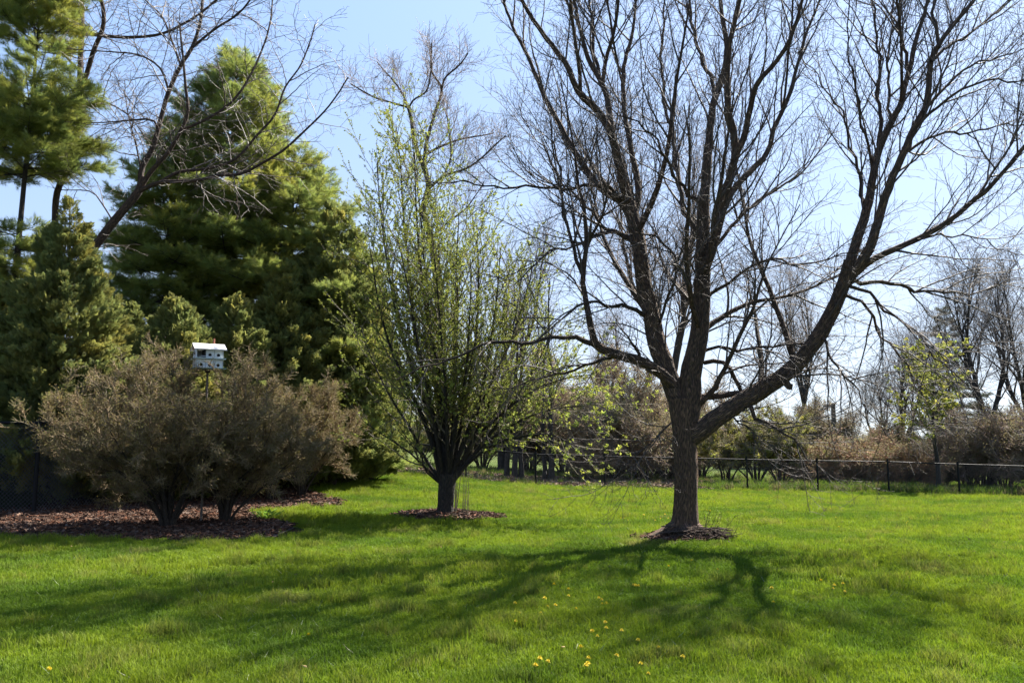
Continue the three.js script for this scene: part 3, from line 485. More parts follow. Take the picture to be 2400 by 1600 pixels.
// ------------------------------------------------------------------ bare trees drawn limb by limb: two at the left, one behind
function drawnTree(name, label, D0, seed, mats, levels, baseX, limbs, group) {
  const base = standing(baseX, D0), px = D0 / FOCAL, o = tree(name, label, base, group), rng = rngOf(seed), G = { rng, wood: levels.map(() => new Wood()), levels };
  limbs.forEach(([pts, w0, w1, d0, d1, ext = 0, density = 1, start], n) => {
    const P = pts.map(([x, y], i) => at(x, y, D0 + lerp(d0, d1, i / (pts.length - 1)))); if (n === 0) P.unshift([base[0], base[1] - 0.2, base[2]]);
    const line = curve(P, 0.22); let d = norm([0, 1, 2].map((j) => line.at(-1)[j] - line.at(-3)[j]));
    for (let i = 0; i < ext / 0.22; i++) { const q = line.at(-1); d = norm([d[0] + (rng() - 0.5) * 0.2, d[1] + 0.03, d[2] + (rng() - 0.5) * 0.2]); line.push([q[0] + d[0] * 0.22, q[1] + d[1] * 0.22, q[2] + d[2] * 0.22]); }
    const rad = line.map((_, i) => lerp(w0, w1, Math.pow(i / (line.length - 1), 0.8)) / 2 * px), W = new Wood();
    W.tube(line, rad, n === 0 ? 14 : 8, 0.1); part(n === 0 ? 'trunk' : 'limb', W.geometry(base), mats[0], o);
    sprout(G, line, rad, 1, { density, start: start ?? 0.1 });
  });
  G.wood.forEach((w, i) => { if (i && !w.empty) part(i === 1 ? 'branches' : 'twigs', w.geometry(base), mats[1], o, 'stuff'); });
  return o;
}
const locustLevels = [{}, { per: 3.4, len: 1.9, ang: [0.5, 1.2], lift: 0.15, start: 0.1, fall: 0.4, rk: 0.01, tip: 0.006, seg: 0.17, wander: 0.35, zig: 0.25, up: 0.05, sides: 4 }, { per: 4.2, len: 0.85, ang: [0.6, 1.2], start: 0.1, fall: 0.4, rk: 0.009, tip: 0.0045, seg: 0.13, wander: 0.5, zig: 0.3, up: -0.1, sides: 3 }, { per: 4, len: 0.32, ang: [0.6, 1.2], start: 0.15, fall: 0.3, rk: 0.01, tip: 0.0035, seg: 0.1, wander: 0.5, zig: 0.3, up: 0, sides: 3 }];
drawnTree('leaning_tree', 'bare tree with a reddish leaning trunk in front of the tall pine', 21.5, 303, [M.locust, M.locustTwig], locustLevels, 95, [
  [[[150, 690], [204, 602], [265, 520], [326, 444], [334, 415]], 26, 19, 0, 0, 0, 0.2, 0.7],
  [[[328, 442], [332, 393], [357, 347], [377, 275], [395, 214], [423, 153], [449, 112], [469, 51], [474, 0]], 15, 6, 0, 0.4, 1.5, 1.3],
  [[[326, 444], [352, 403], [393, 357], [423, 306], [439, 265], [434, 200], [428, 130]], 13, 4, 0, -0.5, 0.8],
  [[[320, 450], [372, 428], [459, 423], [510, 411], [561, 408], [612, 383], [663, 352], [714, 306], [765, 255], [795, 215]], 12, 3, 0, -1.0, 0.3, 1.2],
  [[[372, 428], [418, 403], [485, 395], [551, 372], [602, 316], [643, 270], [668, 204], [704, 153], [730, 87]], 9, 3, 0, 0.8, 0.3, 1.2],
  [[[423, 306], [485, 278], [541, 240], [582, 184], [617, 107], [633, 51], [638, 0]], 8, 3, -0.2, 0.4, 0.6, 1.2],
  [[[370, 300], [357, 281], [316, 281], [255, 286], [209, 288]], 6, 2, 0, -0.6, 0.2, 1.2],
  [[[395, 214], [375, 160], [330, 130], [270, 122], [200, 118]], 6, 2, 0.1, -0.8, 0.3, 1.3],
  [[[423, 153], [400, 90], [380, 40], [340, 0]], 6, 3, 0.2, 0.9, 0.6, 1.3],
  [[[449, 112], [500, 70], [560, 30], [600, -20]], 7, 3, 0.3, -0.6, 0.6, 1.3],
  [[[334, 420], [318, 340], [300, 270], [292, 215]], 5, 2, 0, 0.6, 0.3, 1.2],
  [[[265, 520], [240, 480], [215, 450], [150, 445]], 4, 2, 0, -0.5, 0.2, 0.8]]);
drawnTree('double_trunk_tree', 'dark bare tree whose trunk forks high up at the top corner', 22.5, 304, [M.locust, M.locustTwig], locustLevels, 118, [
  [[[128, 520], [130, 470], [136, 440], [153, 408], [173, 357], [183, 270], [186, 179], [189, 102], [191, 31], [189, 0]], 20, 11, 0, 0.2, 1.5, 0.8, 0.5],
  [[[182, 260], [192, 205], [204, 168], [219, 117], [240, 66], [242, 26], [236, 0]], 13, 9, 0.1, -0.3, 1.5, 1, 0.3],
  [[[190, 84], [199, 79], [245, 84], [306, 87], [378, 79], [429, 56], [469, 31]], 11, 4, 0.2, -0.8, 0.6, 1.3],
  [[[186, 165], [168, 148], [133, 112], [95, 85], [60, 40]], 7, 3, 0.2, 0.8, 0.5, 1.1],
  [[[191, 45], [170, 15], [160, -30]], 9, 6, 0.2, 0.5, 1],
  [[[186, 210], [240, 235], [300, 270], [345, 330]], 4, 2, 0.1, -0.7, 0.3, 1.3]]);
const farLevels = [{}, { per: 4.2, len: 1.6, ang: [0.4, 1.0], lift: 0.2, start: 0.1, fall: 0.4, rk: 0.012, tip: 0.006, seg: 0.3, wander: 0.35, up: 0.2, sides: 4 }, { per: 5.4, len: 0.95, ang: [0.4, 1.0], lift: 0.1, start: 0.1, fall: 0.4, rk: 0.009, tip: 0.006, seg: 0.2, wander: 0.4, up: 0.15, sides: 3 }, { per: 6, len: 0.6, ang: [0.4, 1.0], start: 0.1, fall: 0.3, rk: 0.009, tip: 0.0055, seg: 0.2, wander: 0.4, up: 0.15, sides: 3 }];
drawnTree('tall_bare_tree', 'tall bare tree with a twisting trunk rising behind the leafing tree', 37, 305, [M.far, M.farTwig], farLevels, 1040, [
  [[[1035, 900], [1030, 760], [1019, 622], [1004, 536], [991, 490], [1004, 439], [994, 388]], 26, 13, 0, 0, 0, 0.15, 0.6],
  [[[996, 400], [971, 332], [963, 275], [956, 250]], 12, 8, 0, 0.3, 0, 0.3, 0.6],
  [[[957, 252], [917, 240], [882, 230], [851, 214]], 6, 3, 0.3, -0.8, 0.6, 1.2],
  [[[956, 252], [943, 219], [922, 189], [900, 165]], 6, 3, 0.3, 1.0, 0.6, 1.2],
  [[[957, 255], [968, 235], [999, 214], [1008, 180]], 5, 3, 0.3, -0.2, 0.6, 1.2],
  [[[994, 395], [999, 337], [1019, 265], [1035, 209], [1012, 168], [1010, 130]], 11, 4, 0, 1.0, 0.6, 1],
  [[[1035, 212], [1042, 184], [1070, 158]], 6, 3, 0.8, -0.2, 0.8, 1.2],
  [[[1004, 442], [1040, 413], [1096, 393], [1132, 367], [1160, 340]], 8, 3, 0, -1, 0.5, 1.2],
  [[[1002, 360], [1024, 347], [1076, 327], [1137, 316]], 7, 3, 0, 1, 0.4, 1],
  [[[1040, 413], [1056, 370], [1055, 330], [1050, 290]], 5, 2, -0.2, -0.8, 0.5, 1.2],
  [[[1010, 560], [1050, 520], [1090, 490], [1120, 450]], 6, 2, 0, 0.9, 0.6, 1]]);
console.log('drawn trees done');

// ------------------------------------------------------------------ conifers
function pineTree(name, label, base, H, crown, seed, tone, opt = {}) {
  const o = tree(name, label, base, opt.group), rng = rngOf(seed), list = new Copies(base), W = new Wood(), B = new Wood(), lean = opt.lean ?? [0, 0];
  const at0 = (h) => [base[0] + lean[0] * h, base[1] + h, base[2] + lean[1] * h], tp = [], tr = [];
  for (let k = 0; k <= 16; k++) { const h = H * k / 16; tp.push(at0(h - (k ? 0 : 0.2))); tr.push(lerp(H * (opt.thick ?? 0.014), 0.015, k / 16)); } W.tube(tp, tr, 12, 0.1); part('trunk', W.geometry(base), M.pine, o);
  const whorls = opt.whorls ?? (() => { const a = []; for (let h = opt.bare ?? 1; h < H - 0.15; h += (0.42 + 0.25 * rng()) * lerp(1, 0.6, h / H)) a.push(h); return a; })();
  const shoot = (p, d, s) => { const y = fbm(p[0] * 0.5, p[1] * 0.5, p[2] * 0.5 + seed, 2); list.add(p, norm([d[0] + (rng() - 0.5) * 0.7, d[1] + 0.35 + (rng() - 0.5) * 0.5, d[2] + (rng() - 0.5) * 0.7]), rng() * 6.28, s * (0.8 + 0.5 * rng()), tint(rng, mixv(tone, [tone[0] * 1.5, tone[1] * 1.2, tone[2] * 0.8], clamp(y * 2.2 + (rng() - 0.4) * 0.4)), 0.22, 0.1)); };
  const size = opt.size ?? 1.25;
  for (const h of whorls) {
    const n = opt.perWhorl ?? 5 + Math.floor(rng() * 2), a0 = rng() * 6.28;
    for (let k = 0; k < n; k++) {
      const L = crown(h / H) * (0.68 + 0.46 * rng()); if (L < 0.12) { shoot(at0(h), [0, 1, 0], size); continue; }
      const a = a0 + k / n * 6.28 + (rng() - 0.5) * 0.5, el = lerp(-0.12, 0.75, Math.pow(h / H, 2)) + (rng() - 0.5) * 0.2, pts = [at0(h + (rng() - 0.5) * 0.4)], rad = [], m = 8; let e = el;
      for (let i = 1; i <= m; i++) { e += (i > 5 ? 0.1 : -0.03); const q = pts.at(-1); pts.push([q[0] + Math.cos(a) * Math.cos(e) * L / m, q[1] + Math.sin(e) * L / m, q[2] + Math.sin(a) * Math.cos(e) * L / m]); }
      for (let i = 0; i <= m; i++) rad.push(lerp(0.012 + L * 0.008, 0.004, i / m)); B.tube(pts, rad, 4);
      const per = opt.density ?? 7, ns = Math.max(3, Math.round(L * per));
      for (let s = 0; s < ns; s++) {
        const t = 0.22 + 0.78 * (s + rng()) / ns, c = along(pts, rad, Math.min(0.999, t)), side = s % 2 ? 1 : -1, b = a + side * (0.65 + 0.5 * rng()), l = Math.min(0.75, 0.42 * L) * (1.15 - 0.75 * t) * (0.7 + 0.6 * rng()), d = [Math.cos(b), 0.6 * rng() - 0.22, Math.sin(b)], q = c.p, e2 = [q[0] + d[0] * l, q[1] + d[1] * l, q[2] + d[2] * l];
        B.tube([q, e2], [0.006, 0.003], 3);
        const m2 = Math.max(2, Math.round(l / 0.09)); for (let j = 1; j <= m2; j++) { const f = j / m2, p = mixv(q, e2, f); shoot(p, j < m2 ? [d[0] + (rng() - 0.5) * 1.6, d[1], d[2] + (rng() - 0.5) * 1.6] : d, size); }
      }
      shoot(pts.at(-1), [Math.cos(a), 0.6, Math.sin(a)], size); shoot(pts.at(-2), [Math.cos(a), 0.5, Math.sin(a)], size);
    }
  }
  shoot(at0(H), [0, 1, 0], size); shoot(at0(H - 0.1), [0.2, 1, 0.1], size);
  part('branches', B.geometry(base), M.pine, o, 'stuff'); list.mesh('needles', SHOOT, M.needle, o); console.log(name, list.count); return o;
}
const cone = (R, top = 1.0, bulge = 0.22, power = 0.8) => (t) => R * Math.pow(clamp((top - t) / (1 - bulge)), power) * (t < bulge ? lerp(0.8, 1, t / bulge) : 1);
const PINE = [0.295, 0.35, 0.088];
pineTree('white_pine', 'tall broad white pine behind the leaning bare tree', standing(515, 27.5), 14.6, cone(5.2, 1.0, 0.2, 0.66), 401, PINE, { density: 9, size: 1.42 });
pineTree('white_pine', 'darker white pine between the leaning tree and the tall pine', standing(370, 25.5), 11.4, cone(3.3, 1.0, 0.2, 0.62), 402, PINE, { density: 9, size: 1.38 });
pineTree('white_pine', 'yellow-green white pine at the right shoulder of the tall pine', standing(668, 26.6), 10.8, cone(4.2, 1.0, 0.2, 0.6), 403, PINE, { density: 9, size: 1.42 });
{ // only its right-hand boughs reach into the picture
  const b = standing(-4, 21), hs = (y) => at(20, y, 21)[1] - b[1];
  pineTree('white_pine', 'white pine with long loose boughs at the left edge', b, 14.5, (t) => { const h = t * 14.5; return h < hs(520) ? 0.95 : h < hs(170) ? 1.8 : 1.15; }, 404, PINE, { whorls: [690, 655, 620, 590, 555, 400, 365, 335, 305, 270, 240, 120, 85, 50, 10, -40].map(hs), density: 9.5, size: 1.45, perWhorl: 8, lean: [0.02, 0], thick: 0.0075 });
}
function arborvitae(name, label, base, H, R, seed, tone, count, opt = {}) {
  const o = tree(name, label, base, opt.group), rng = rngOf(seed), lists = [new Copies(base), new Copies(base)], W = new Wood(), B = new Wood(), tp = [], tr = [];
  for (let k = 0; k <= 10; k++) { tp.push([base[0] + 0.05 * Math.sin(k), base[1] + H * 0.96 * k / 10 - (k ? 0 : 0.2), base[2]]); tr.push(lerp(0.03 + H * 0.012, 0.01, k / 10)); } W.tube(tp, tr, 10, 0.15); part('trunk', W.geometry(base), M.cedar, o);
  const prof = opt.profile ?? ((t) => { const q = 1.5 * Math.pow(clamp(1 - t), 0.85); return (q < 0.8 ? q : 0.8 + 0.2 * Math.tanh((q - 0.8) / 0.2)) * (t < 0.12 ? lerp(0.72, 1, t / 0.12) : 1); });
  const lean = opt.lean ?? 0;
  const spray = (p, d, q) => { const y = N(p[0] * 1.2, p[1] * 1.2, p[2] * 1.2 + seed); lists[rng() < 0.5 ? 0 : 1].add(p, d, rng() * 6.28, (opt.size ?? 1) * (0.5 + 0.42 * rng()) * q, tint(rng, mixv(tone, [tone[0] * 1.45, tone[1] * 1.2, tone[2]], clamp(y * 1.5 + (rng() - 0.4) * 0.3)), 0.22, 0.1)); };
  const place = () => { const t = lerp(opt.from ?? 0.02, 1, 1 - Math.sqrt(rng() * 0.96 + 0.0001)), a = rng() * 6.28, lump = 1 + 0.3 * N(Math.cos(a) * 1.8 + seed, t * H * 1.1, Math.sin(a) * 1.8) + 0.2 * N(Math.cos(a) * 4.6, t * H * 2.2 + seed, Math.sin(a) * 4.6); return { t, a, r: R * prof(t) * lump + 0.03 }; };
  for (let k = 0; k < count * 0.5; k++) { // the inner filling
    const { t, a, r } = place(), f = r * (0.45 + 0.4 * rng()); spray([base[0] + Math.cos(a) * f, base[1] + t * H, base[2] + Math.sin(a) * f], norm([Math.cos(a) + (rng() - 0.5), 0.8 + (rng() - 0.5) * 0.8, Math.sin(a) + (rng() - 0.5)]), 1.1);
  }
  const per = 64, boughs = Math.round(count * 1.5 / per);
  for (let k = 0; k < boughs; k++) { // feathery upturned boughs
    const { t, a, r } = place(), out = r * (0.9 + 0.28 * rng()), rise = (0.22 + 0.3 * rng()) * Math.min(1, r + 0.3), y0 = base[1] + t * H - rise * 0.7, root = [base[0] + Math.cos(a) * r * 0.3, y0, base[2] + Math.sin(a) * r * 0.3], b = a + (rng() - 0.5) * 0.5, tip = [base[0] + Math.cos(b) * out, y0 + rise, base[2] + Math.sin(b) * out];
    B.tube([root, tip], [0.012, 0.003], 3); const wide = 0.10 + 0.09 * rng(), ax = norm([tip[0] - root[0], tip[1] - root[1] + 0.1, tip[2] - root[2]]);
    for (let i = 0; i < per; i++) { const f = 0.3 + 0.7 * Math.pow(rng(), 0.8), w = wide * (1.15 - 0.85 * f), c = mixv(root, tip, f), e = [rng() - 0.5, rng() - 0.5, rng() - 0.5]; spray([c[0] + e[0] * 2 * w, c[1] + e[1] * 2 * w + 0.05 * f * f, c[2] + e[2] * 2 * w], norm([ax[0] + e[0] * 1.6, ax[1] + 0.45 + e[1], ax[2] + e[2] * 1.6]), 1.15 - 0.3 * f); }
  }
  part('branches', B.geometry(base), M.cedar, o, 'stuff'); lists[0].mesh('sprays', SPRAY, M.spray, o); lists[1].mesh('sprays', SPRAY2, M.spray, o); return o;
}
const CEDAR = [0.255, 0.285, 0.088], ROW = 'arborvitae hedge row behind the shrubs';
arborvitae('arborvitae', 'dense dark arborvitae beside the black fence at the left edge', standing(130, 19.6), 7.2, 1.75, 501, CEDAR, 24000, { size: 1.1 });
arborvitae('arborvitae', 'arborvitae half hidden at the frame edge below the loose pine boughs', standing(-70, 20.6), 6.4, 1.7, 502, CEDAR, 14000, { size: 1.1 });
arborvitae('arborvitae', 'arborvitae directly behind the bird house', standing(395, 20.8), 5.1, 1.6, 503, CEDAR, 18000, { group: ROW, size: 1.1 });
arborvitae('arborvitae', 'arborvitae just right of the bird house', standing(545, 22.8), 5.5, 1.6, 504, CEDAR, 17000, { group: ROW, size: 1.15 });
arborvitae('arborvitae', 'middle arborvitae of the row above the far twiggy shrubs', standing(650, 24.2), 6.8, 1.8, 505, CEDAR, 18000, { group: ROW, size: 1.2 });
arborvitae('arborvitae', 'tallest light green arborvitae at the right end of the evergreen wall', standing(780, 25.5), 8.9, 1.95, 506, CEDAR, 30000, { group: ROW, size: 1.15, profile: (t) => (t < 0.1 ? lerp(0.75, 1, t / 0.1) : 1) * Math.pow(clamp(1 - t * t * t), 0.7) * (1 - 0.25 * t) });
arborvitae('arborvitae', 'narrow dark arborvitae overlapped by the leafing tree', standing(868, 28), 7.4, 1.2, 507, CEDAR, 12000, { group: ROW, size: 1.2 });
arborvitae('arborvitae', 'shaded arborvitae in the gap behind the two front shrubs', standing(285, 21.5), 5.0, 1.4, 508, CEDAR, 12000, { group: ROW, size: 1.1 });
arborvitae('yew_bush', 'small evergreen bush behind the chain link fence', standing(38, 18.7), 1.35, 0.65, 509, [0.07, 0.11, 0.05], 2600, { size: 0.8, profile: (t) => Math.sqrt(clamp(1 - (t * 1.7 - 0.75) ** 2)) });
console.log('conifers done');

// ------------------------------------------------------------------ twiggy shrubs
function shrub(name, label, base, H, R, seed, opt = {}) {
  const o = thing(name, label, opt.category ?? 'shrub', base, opt.group), rng = rngOf(seed), list = new Copies(base), buds = new Copies(base), leaves = new Copies(base), stems = opt.stems ?? 9, off = opt.off ?? [0, 0];
  const tone = opt.tone ?? [0.215, 0.15, 0.078], bt = opt.bud ?? [0.25, 0.22, 0.075], spray = opt.spray ?? 1;
  const G = { rng, wood: [0, 1, 2].map(() => new Wood()), levels: [
    { seg: 0.2, wander: 0.25, up: 0.06, tip: 0.008, sides: 6, rough: 0.1 },
    { per: opt.per ?? 4.5, len: 0.42 * R + 0.25, ang: [0.3, 0.9], lift: 0.05, start: opt.low ?? 0.22, fall: 0.35, rk: 0.012, tip: 0.004, seg: 0.15, wander: 0.3, up: 0.25, sides: 4 },
    { per: 5, len: 0.45, ang: [0.4, 0.9], lift: 0.1, start: 0.15, fall: 0.3, rk: 0.012, tip: 0.004, seg: 0.15, wander: 0.35, up: 0.3, sides: 3, shoot: 0.1 }],
    leaf(pts, rad, lv) {
      if (lv < 1) return; const n = lv === 2 ? opt.n2 ?? 2 : opt.n1 ?? 2;
      for (let k = 0; k < n; k++) {
        const t = 0.35 + 0.64 * rng(), a = along(pts, rad, t), h = clamp((a.p[1] - base[1]) / H), d = norm([a.d[0] + (rng() - 0.5) * 0.6, a.d[1] + 0.12, a.d[2] + (rng() - 0.5) * 0.6]), s = spray * (0.65 + 0.6 * rng()), roll = rng() * 6.28;
        list.add(a.p, d, roll, s, tint(rng, tone, 0.25, 0.1)); buds.add(a.p, d, roll, s, tint(rng, bt, 0.3, 0.15));
        if (opt.leaves && rng() < opt.leaves) leaves.add(a.p, d, roll, (opt.leafSize ?? 1) * (0.7 + 0.7 * rng()), tint(rng, opt.leafTone ?? [0.24, 0.29, 0.05], 0.25, 0.1));
      }
    } };
  for (let k = 0; k < stems; k++) {
    const a = k / stems * 6.28 + rng() * 0.5, f = k % 3 === 2 ? 0.35 : 0.75 + 0.25 * rng(), r0 = (0.025 + 0.035 * rng()) * (opt.bunch ?? 1), top = [base[0] + off[0] + Math.cos(a) * R * f * 0.8, base[1] + H * (1 - 0.42 * f * f) * (0.66 + 0.3 * rng()), base[2] + off[1] + Math.sin(a) * R * f * 0.8], foot = [base[0] + Math.cos(a) * r0, base[1] - 0.08, base[2] + Math.sin(a) * r0], mid = [lerp(foot[0], top[0], 0.11) + (rng() - 0.5) * 0.08, lerp(foot[1], top[1], 0.22), lerp(foot[2], top[2], 0.11) + (rng() - 0.5) * 0.08], m2 = [lerp(foot[0], top[0], 0.62) + (rng() - 0.5) * 0.15, lerp(foot[1], top[1], 0.68), lerp(foot[2], top[2], 0.62) + (rng() - 0.5) * 0.15];
    if (k % 4 === 1) { top[1] = base[1] + H * (0.42 + 0.16 * rng()); mid[1] = base[1] + H * 0.2; m2[1] = base[1] + H * 0.36; }
    const line = curve([foot, mid, m2, top], 0.15), rad = line.map((_, i) => lerp(opt.thick ?? 0.035, 0.006, i / (line.length - 1)));
    const W = new Wood(); W.tube(line, rad, 7, 0.15); part('stem', W.geometry(base), M.shrub, o); sprout(G, line, rad, 1);
  }
  part('branches', G.wood[1].geometry(base), M.shrub, o, 'stuff'); part('twigs', G.wood[2].geometry(base), M.shrub, o, 'stuff');
  list.mesh('twig_sprays', TWIG, M.wood, o); buds.mesh('buds', BUD, M.leaf, o); leaves.mesh('leaves', opt.leafShape ?? SMALLLEAVES, M.leaf, o);
  o.userData.sprays = undefined; delete o.userData.sprays; console.log(name, list.count, leaves.count); return o;
}
const TW = 'twiggy shrubs in the mulch bed';
{ const a = onGround(392, 1238), b = onGround(528, 1226), c = onGround(632, 1174), d = onGround(704, 1165);
  shrub('twiggy_shrub', 'largest brown twiggy shrub, its crown reaching towards the black fence', a, 3.2, 1.95, 601, { stems: 17, off: [-0.45, 0], group: TW, thick: 0.034, n1: 6, n2: 6 });
  shrub('twiggy_shrub', 'brown twiggy shrub with a clear stem just right of the bird house pole', b, 3.1, 1.45, 602, { stems: 14, off: [0.25, 0], group: TW, thick: 0.034, n1: 6, n2: 6 });
  shrub('twiggy_shrub', 'third brown twiggy shrub behind the bird house pole shrubs', c, 2.95, 1.2, 603, { stems: 12, group: TW, n1: 6, n2: 6 });
  shrub('twiggy_shrub', 'rearmost brown twiggy shrub beside the arborvitae and the lawn', d, 3.05, 1.35, 604, { stems: 12, off: [0.3, 0], group: TW, n1: 6, n2: 6, tone: [0.24, 0.165, 0.088] });
}


// ------------------------------------------------------------------ beyond the fence
const STEMS = 'slender trunks beyond the far fence';
function bareTree(name, label, base, H, R, seed, opt = {}) { // grown, not drawn
  const o = tree(name, label, base, opt.group), rng = rngOf(seed), f = opt.fine ?? 1, G = { rng, wood: [0, 1, 2, 3, 4].map(() => new Wood()), levels: [
    { seg: 0.3, wander: 0.1, up: 0.1, tip: 0.02, sides: 9, rough: 0.1 },
    { per: opt.per ?? 2.2, len: R * 0.95, ang: [0.35, 0.85], lift: 0.35, start: opt.start ?? 0.28, fall: 0.55, rk: 0.016, tip: 0.012, seg: 0.3, wander: 0.3, up: 0.15, sides: 6 },
    { per: 2.1, len: R * 0.5, ang: [0.4, 0.95], lift: 0.15, start: 0.2, fall: 0.4, rk: 0.012, tip: 0.006, seg: 0.24, wander: 0.35, up: 0.12, sides: 4 },
    { per: 3.2 * f, len: R * 0.26, ang: [0.4, 0.95], lift: 0.1, start: 0.1, fall: 0.4, rk: 0.01, tip: 0.005, seg: 0.22, wander: 0.4, up: 0.1, sides: 3 },
    { per: 3.6 * f, len: 0.5, ang: [0.4, 1], start: 0.1, fall: 0.3, rk: 0.009, tip: 0.004, seg: 0.22, wander: 0.4, up: 0.1, sides: 3 }] };
  const leaders = opt.leaders ?? 1;
  const r0 = H * (opt.thick ?? 0.016), fork = H * (leaders > 1 ? 0.3 : 1), lean = opt.lean ?? 0, trunk = []; let p = [base[0], base[1] - 0.2, base[2]];
  for (let k = 0; k <= 12; k++) { trunk.push(p); p = [p[0] + (rng() - 0.5) * 0.12 + lean * fork / 12, p[1] + fork / 12, p[2] + (rng() - 0.5) * 0.12]; }
  const rad = trunk.map((_, i) => lerp(r0 * (i ? 1 : 1.3), leaders > 1 ? r0 * 0.75 : 0.02, i / 12)); G.wood[0].tube(trunk, rad, 10, 0.12);
  if (leaders === 1) sprout(G, trunk, rad, 1); else for (let k = 0; k < leaders; k++) { const a = k / leaders * 6.28 + rng(), line = []; let q = trunk[11], e = norm([Math.cos(a) * 0.45, 1, Math.sin(a) * 0.45]); const n = Math.ceil((H - fork) / 0.4 * (0.8 + 0.25 * rng())); for (let i = 0; i <= n; i++) { line.push(q); e = norm([e[0] + (rng() - 0.5) * 0.22, e[1] + 0.05, e[2] + (rng() - 0.5) * 0.22]); q = [q[0] + e[0] * 0.4, q[1] + e[1] * 0.4, q[2] + e[2] * 0.4]; } const lr = line.map((_, i) => lerp(r0 * 0.55, 0.015, i / n)); G.wood[0].tube(line, lr, 8, 0.1); sprout(G, line, lr, 1, { start: 0.12 }); }
  part('trunk', G.wood[0].geometry(base), opt.bark ?? M.far, o); part('branches', G.wood[1].geometry(base), opt.bark ?? M.far, o, 'stuff');
  part('twigs', G.wood[2].geometry(base), opt.twig ?? M.farTwig, o, 'stuff'); if (!G.wood[3].empty) part('twigs', G.wood[3].geometry(base), opt.twig ?? M.farTwig, o, 'stuff'); if (!G.wood[4].empty) part('twigs', G.wood[4].geometry(base), opt.twig ?? M.farTwig, o, 'stuff');
  console.log(name, G.wood.map((w) => w.i.length / 3).join(' ')); return o;
}
function another(o, base, label, turnBy, sx, sy = sx) { const c = o.clone(); c.name = numbered(o.name.replace(/_\d{3}$/, '')); c.position.set(...base); c.rotation.y = turnBy; c.scale.set(sx, sy, sx); c.userData = { ...o.userData, label }; scene.add(c); return c; }
const BACK = 'bare trees standing beyond the far fence';
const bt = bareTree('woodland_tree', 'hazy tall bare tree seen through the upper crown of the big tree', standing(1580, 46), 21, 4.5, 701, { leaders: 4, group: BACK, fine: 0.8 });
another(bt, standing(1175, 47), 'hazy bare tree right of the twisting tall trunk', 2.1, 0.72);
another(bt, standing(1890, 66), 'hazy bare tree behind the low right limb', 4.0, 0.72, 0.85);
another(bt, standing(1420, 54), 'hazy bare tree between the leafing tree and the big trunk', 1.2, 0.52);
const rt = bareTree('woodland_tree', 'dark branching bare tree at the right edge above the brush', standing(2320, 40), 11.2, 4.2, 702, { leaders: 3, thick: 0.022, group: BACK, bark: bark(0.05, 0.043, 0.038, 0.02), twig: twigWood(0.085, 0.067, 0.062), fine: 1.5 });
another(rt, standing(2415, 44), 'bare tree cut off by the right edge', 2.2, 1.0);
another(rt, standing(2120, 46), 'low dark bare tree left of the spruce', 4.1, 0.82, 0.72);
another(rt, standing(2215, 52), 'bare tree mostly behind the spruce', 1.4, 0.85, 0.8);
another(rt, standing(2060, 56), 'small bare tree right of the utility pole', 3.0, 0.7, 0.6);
const st = bareTree('slender_tree', 'slender trunk, first from the leafing tree, beyond the fence', standing(1188, 38.5), 8.5, 2.0, 703, { group: STEMS, fine: 0.9 });
[[1207, 38.2, 1.7, 1.05, 'slender trunk in the close pair, second from the leafing tree'], [1222, 38.3, 3.1, 0.98, 'slender trunk in the close pair, third from the leafing tree'], [1277, 38, 4.4, 0.9, 'slender trunk just left of the pale trunk beyond the fence'], [1292, 37.8, 5.5, 1.1, 'pale slender trunk, rightmost of the five beyond the fence']].forEach(([x, D, r, s, l]) => another(st, standing(x, D), l, r, s));

const BRUSH = 'bare brush beyond the far fence', GREENB = 'leafing bushes beyond the far fence';
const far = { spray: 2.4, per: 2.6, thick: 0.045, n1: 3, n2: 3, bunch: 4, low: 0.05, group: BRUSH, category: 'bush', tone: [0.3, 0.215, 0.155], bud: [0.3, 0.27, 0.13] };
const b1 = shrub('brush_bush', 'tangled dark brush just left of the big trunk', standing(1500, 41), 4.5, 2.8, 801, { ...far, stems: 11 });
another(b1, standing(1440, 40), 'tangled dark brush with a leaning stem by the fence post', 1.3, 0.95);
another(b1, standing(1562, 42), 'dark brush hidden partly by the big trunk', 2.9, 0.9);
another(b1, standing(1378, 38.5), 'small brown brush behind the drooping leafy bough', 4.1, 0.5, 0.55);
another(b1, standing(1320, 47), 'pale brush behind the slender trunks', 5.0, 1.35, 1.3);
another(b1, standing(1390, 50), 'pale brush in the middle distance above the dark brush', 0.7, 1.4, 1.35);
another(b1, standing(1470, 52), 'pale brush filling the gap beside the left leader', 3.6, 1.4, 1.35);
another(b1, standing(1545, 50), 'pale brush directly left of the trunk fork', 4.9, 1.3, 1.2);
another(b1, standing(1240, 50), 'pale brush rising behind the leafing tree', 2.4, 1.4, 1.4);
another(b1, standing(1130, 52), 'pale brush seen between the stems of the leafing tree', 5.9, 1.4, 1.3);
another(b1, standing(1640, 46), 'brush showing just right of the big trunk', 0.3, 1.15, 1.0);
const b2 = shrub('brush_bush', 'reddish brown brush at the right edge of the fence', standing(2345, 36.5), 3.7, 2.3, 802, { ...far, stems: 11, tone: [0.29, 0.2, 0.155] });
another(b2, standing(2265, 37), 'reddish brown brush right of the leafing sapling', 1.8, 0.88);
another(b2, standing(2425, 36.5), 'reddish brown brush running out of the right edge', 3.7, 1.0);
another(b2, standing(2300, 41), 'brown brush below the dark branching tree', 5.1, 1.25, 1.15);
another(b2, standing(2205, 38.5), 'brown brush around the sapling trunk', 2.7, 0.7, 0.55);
const b3 = shrub('low_brush', 'low reddish brush behind the fence below the utility pole', standing(1945, 37.3), 1.75, 1.5, 803, { ...far, stems: 13, tone: [0.36, 0.21, 0.135], thick: 0.02 });
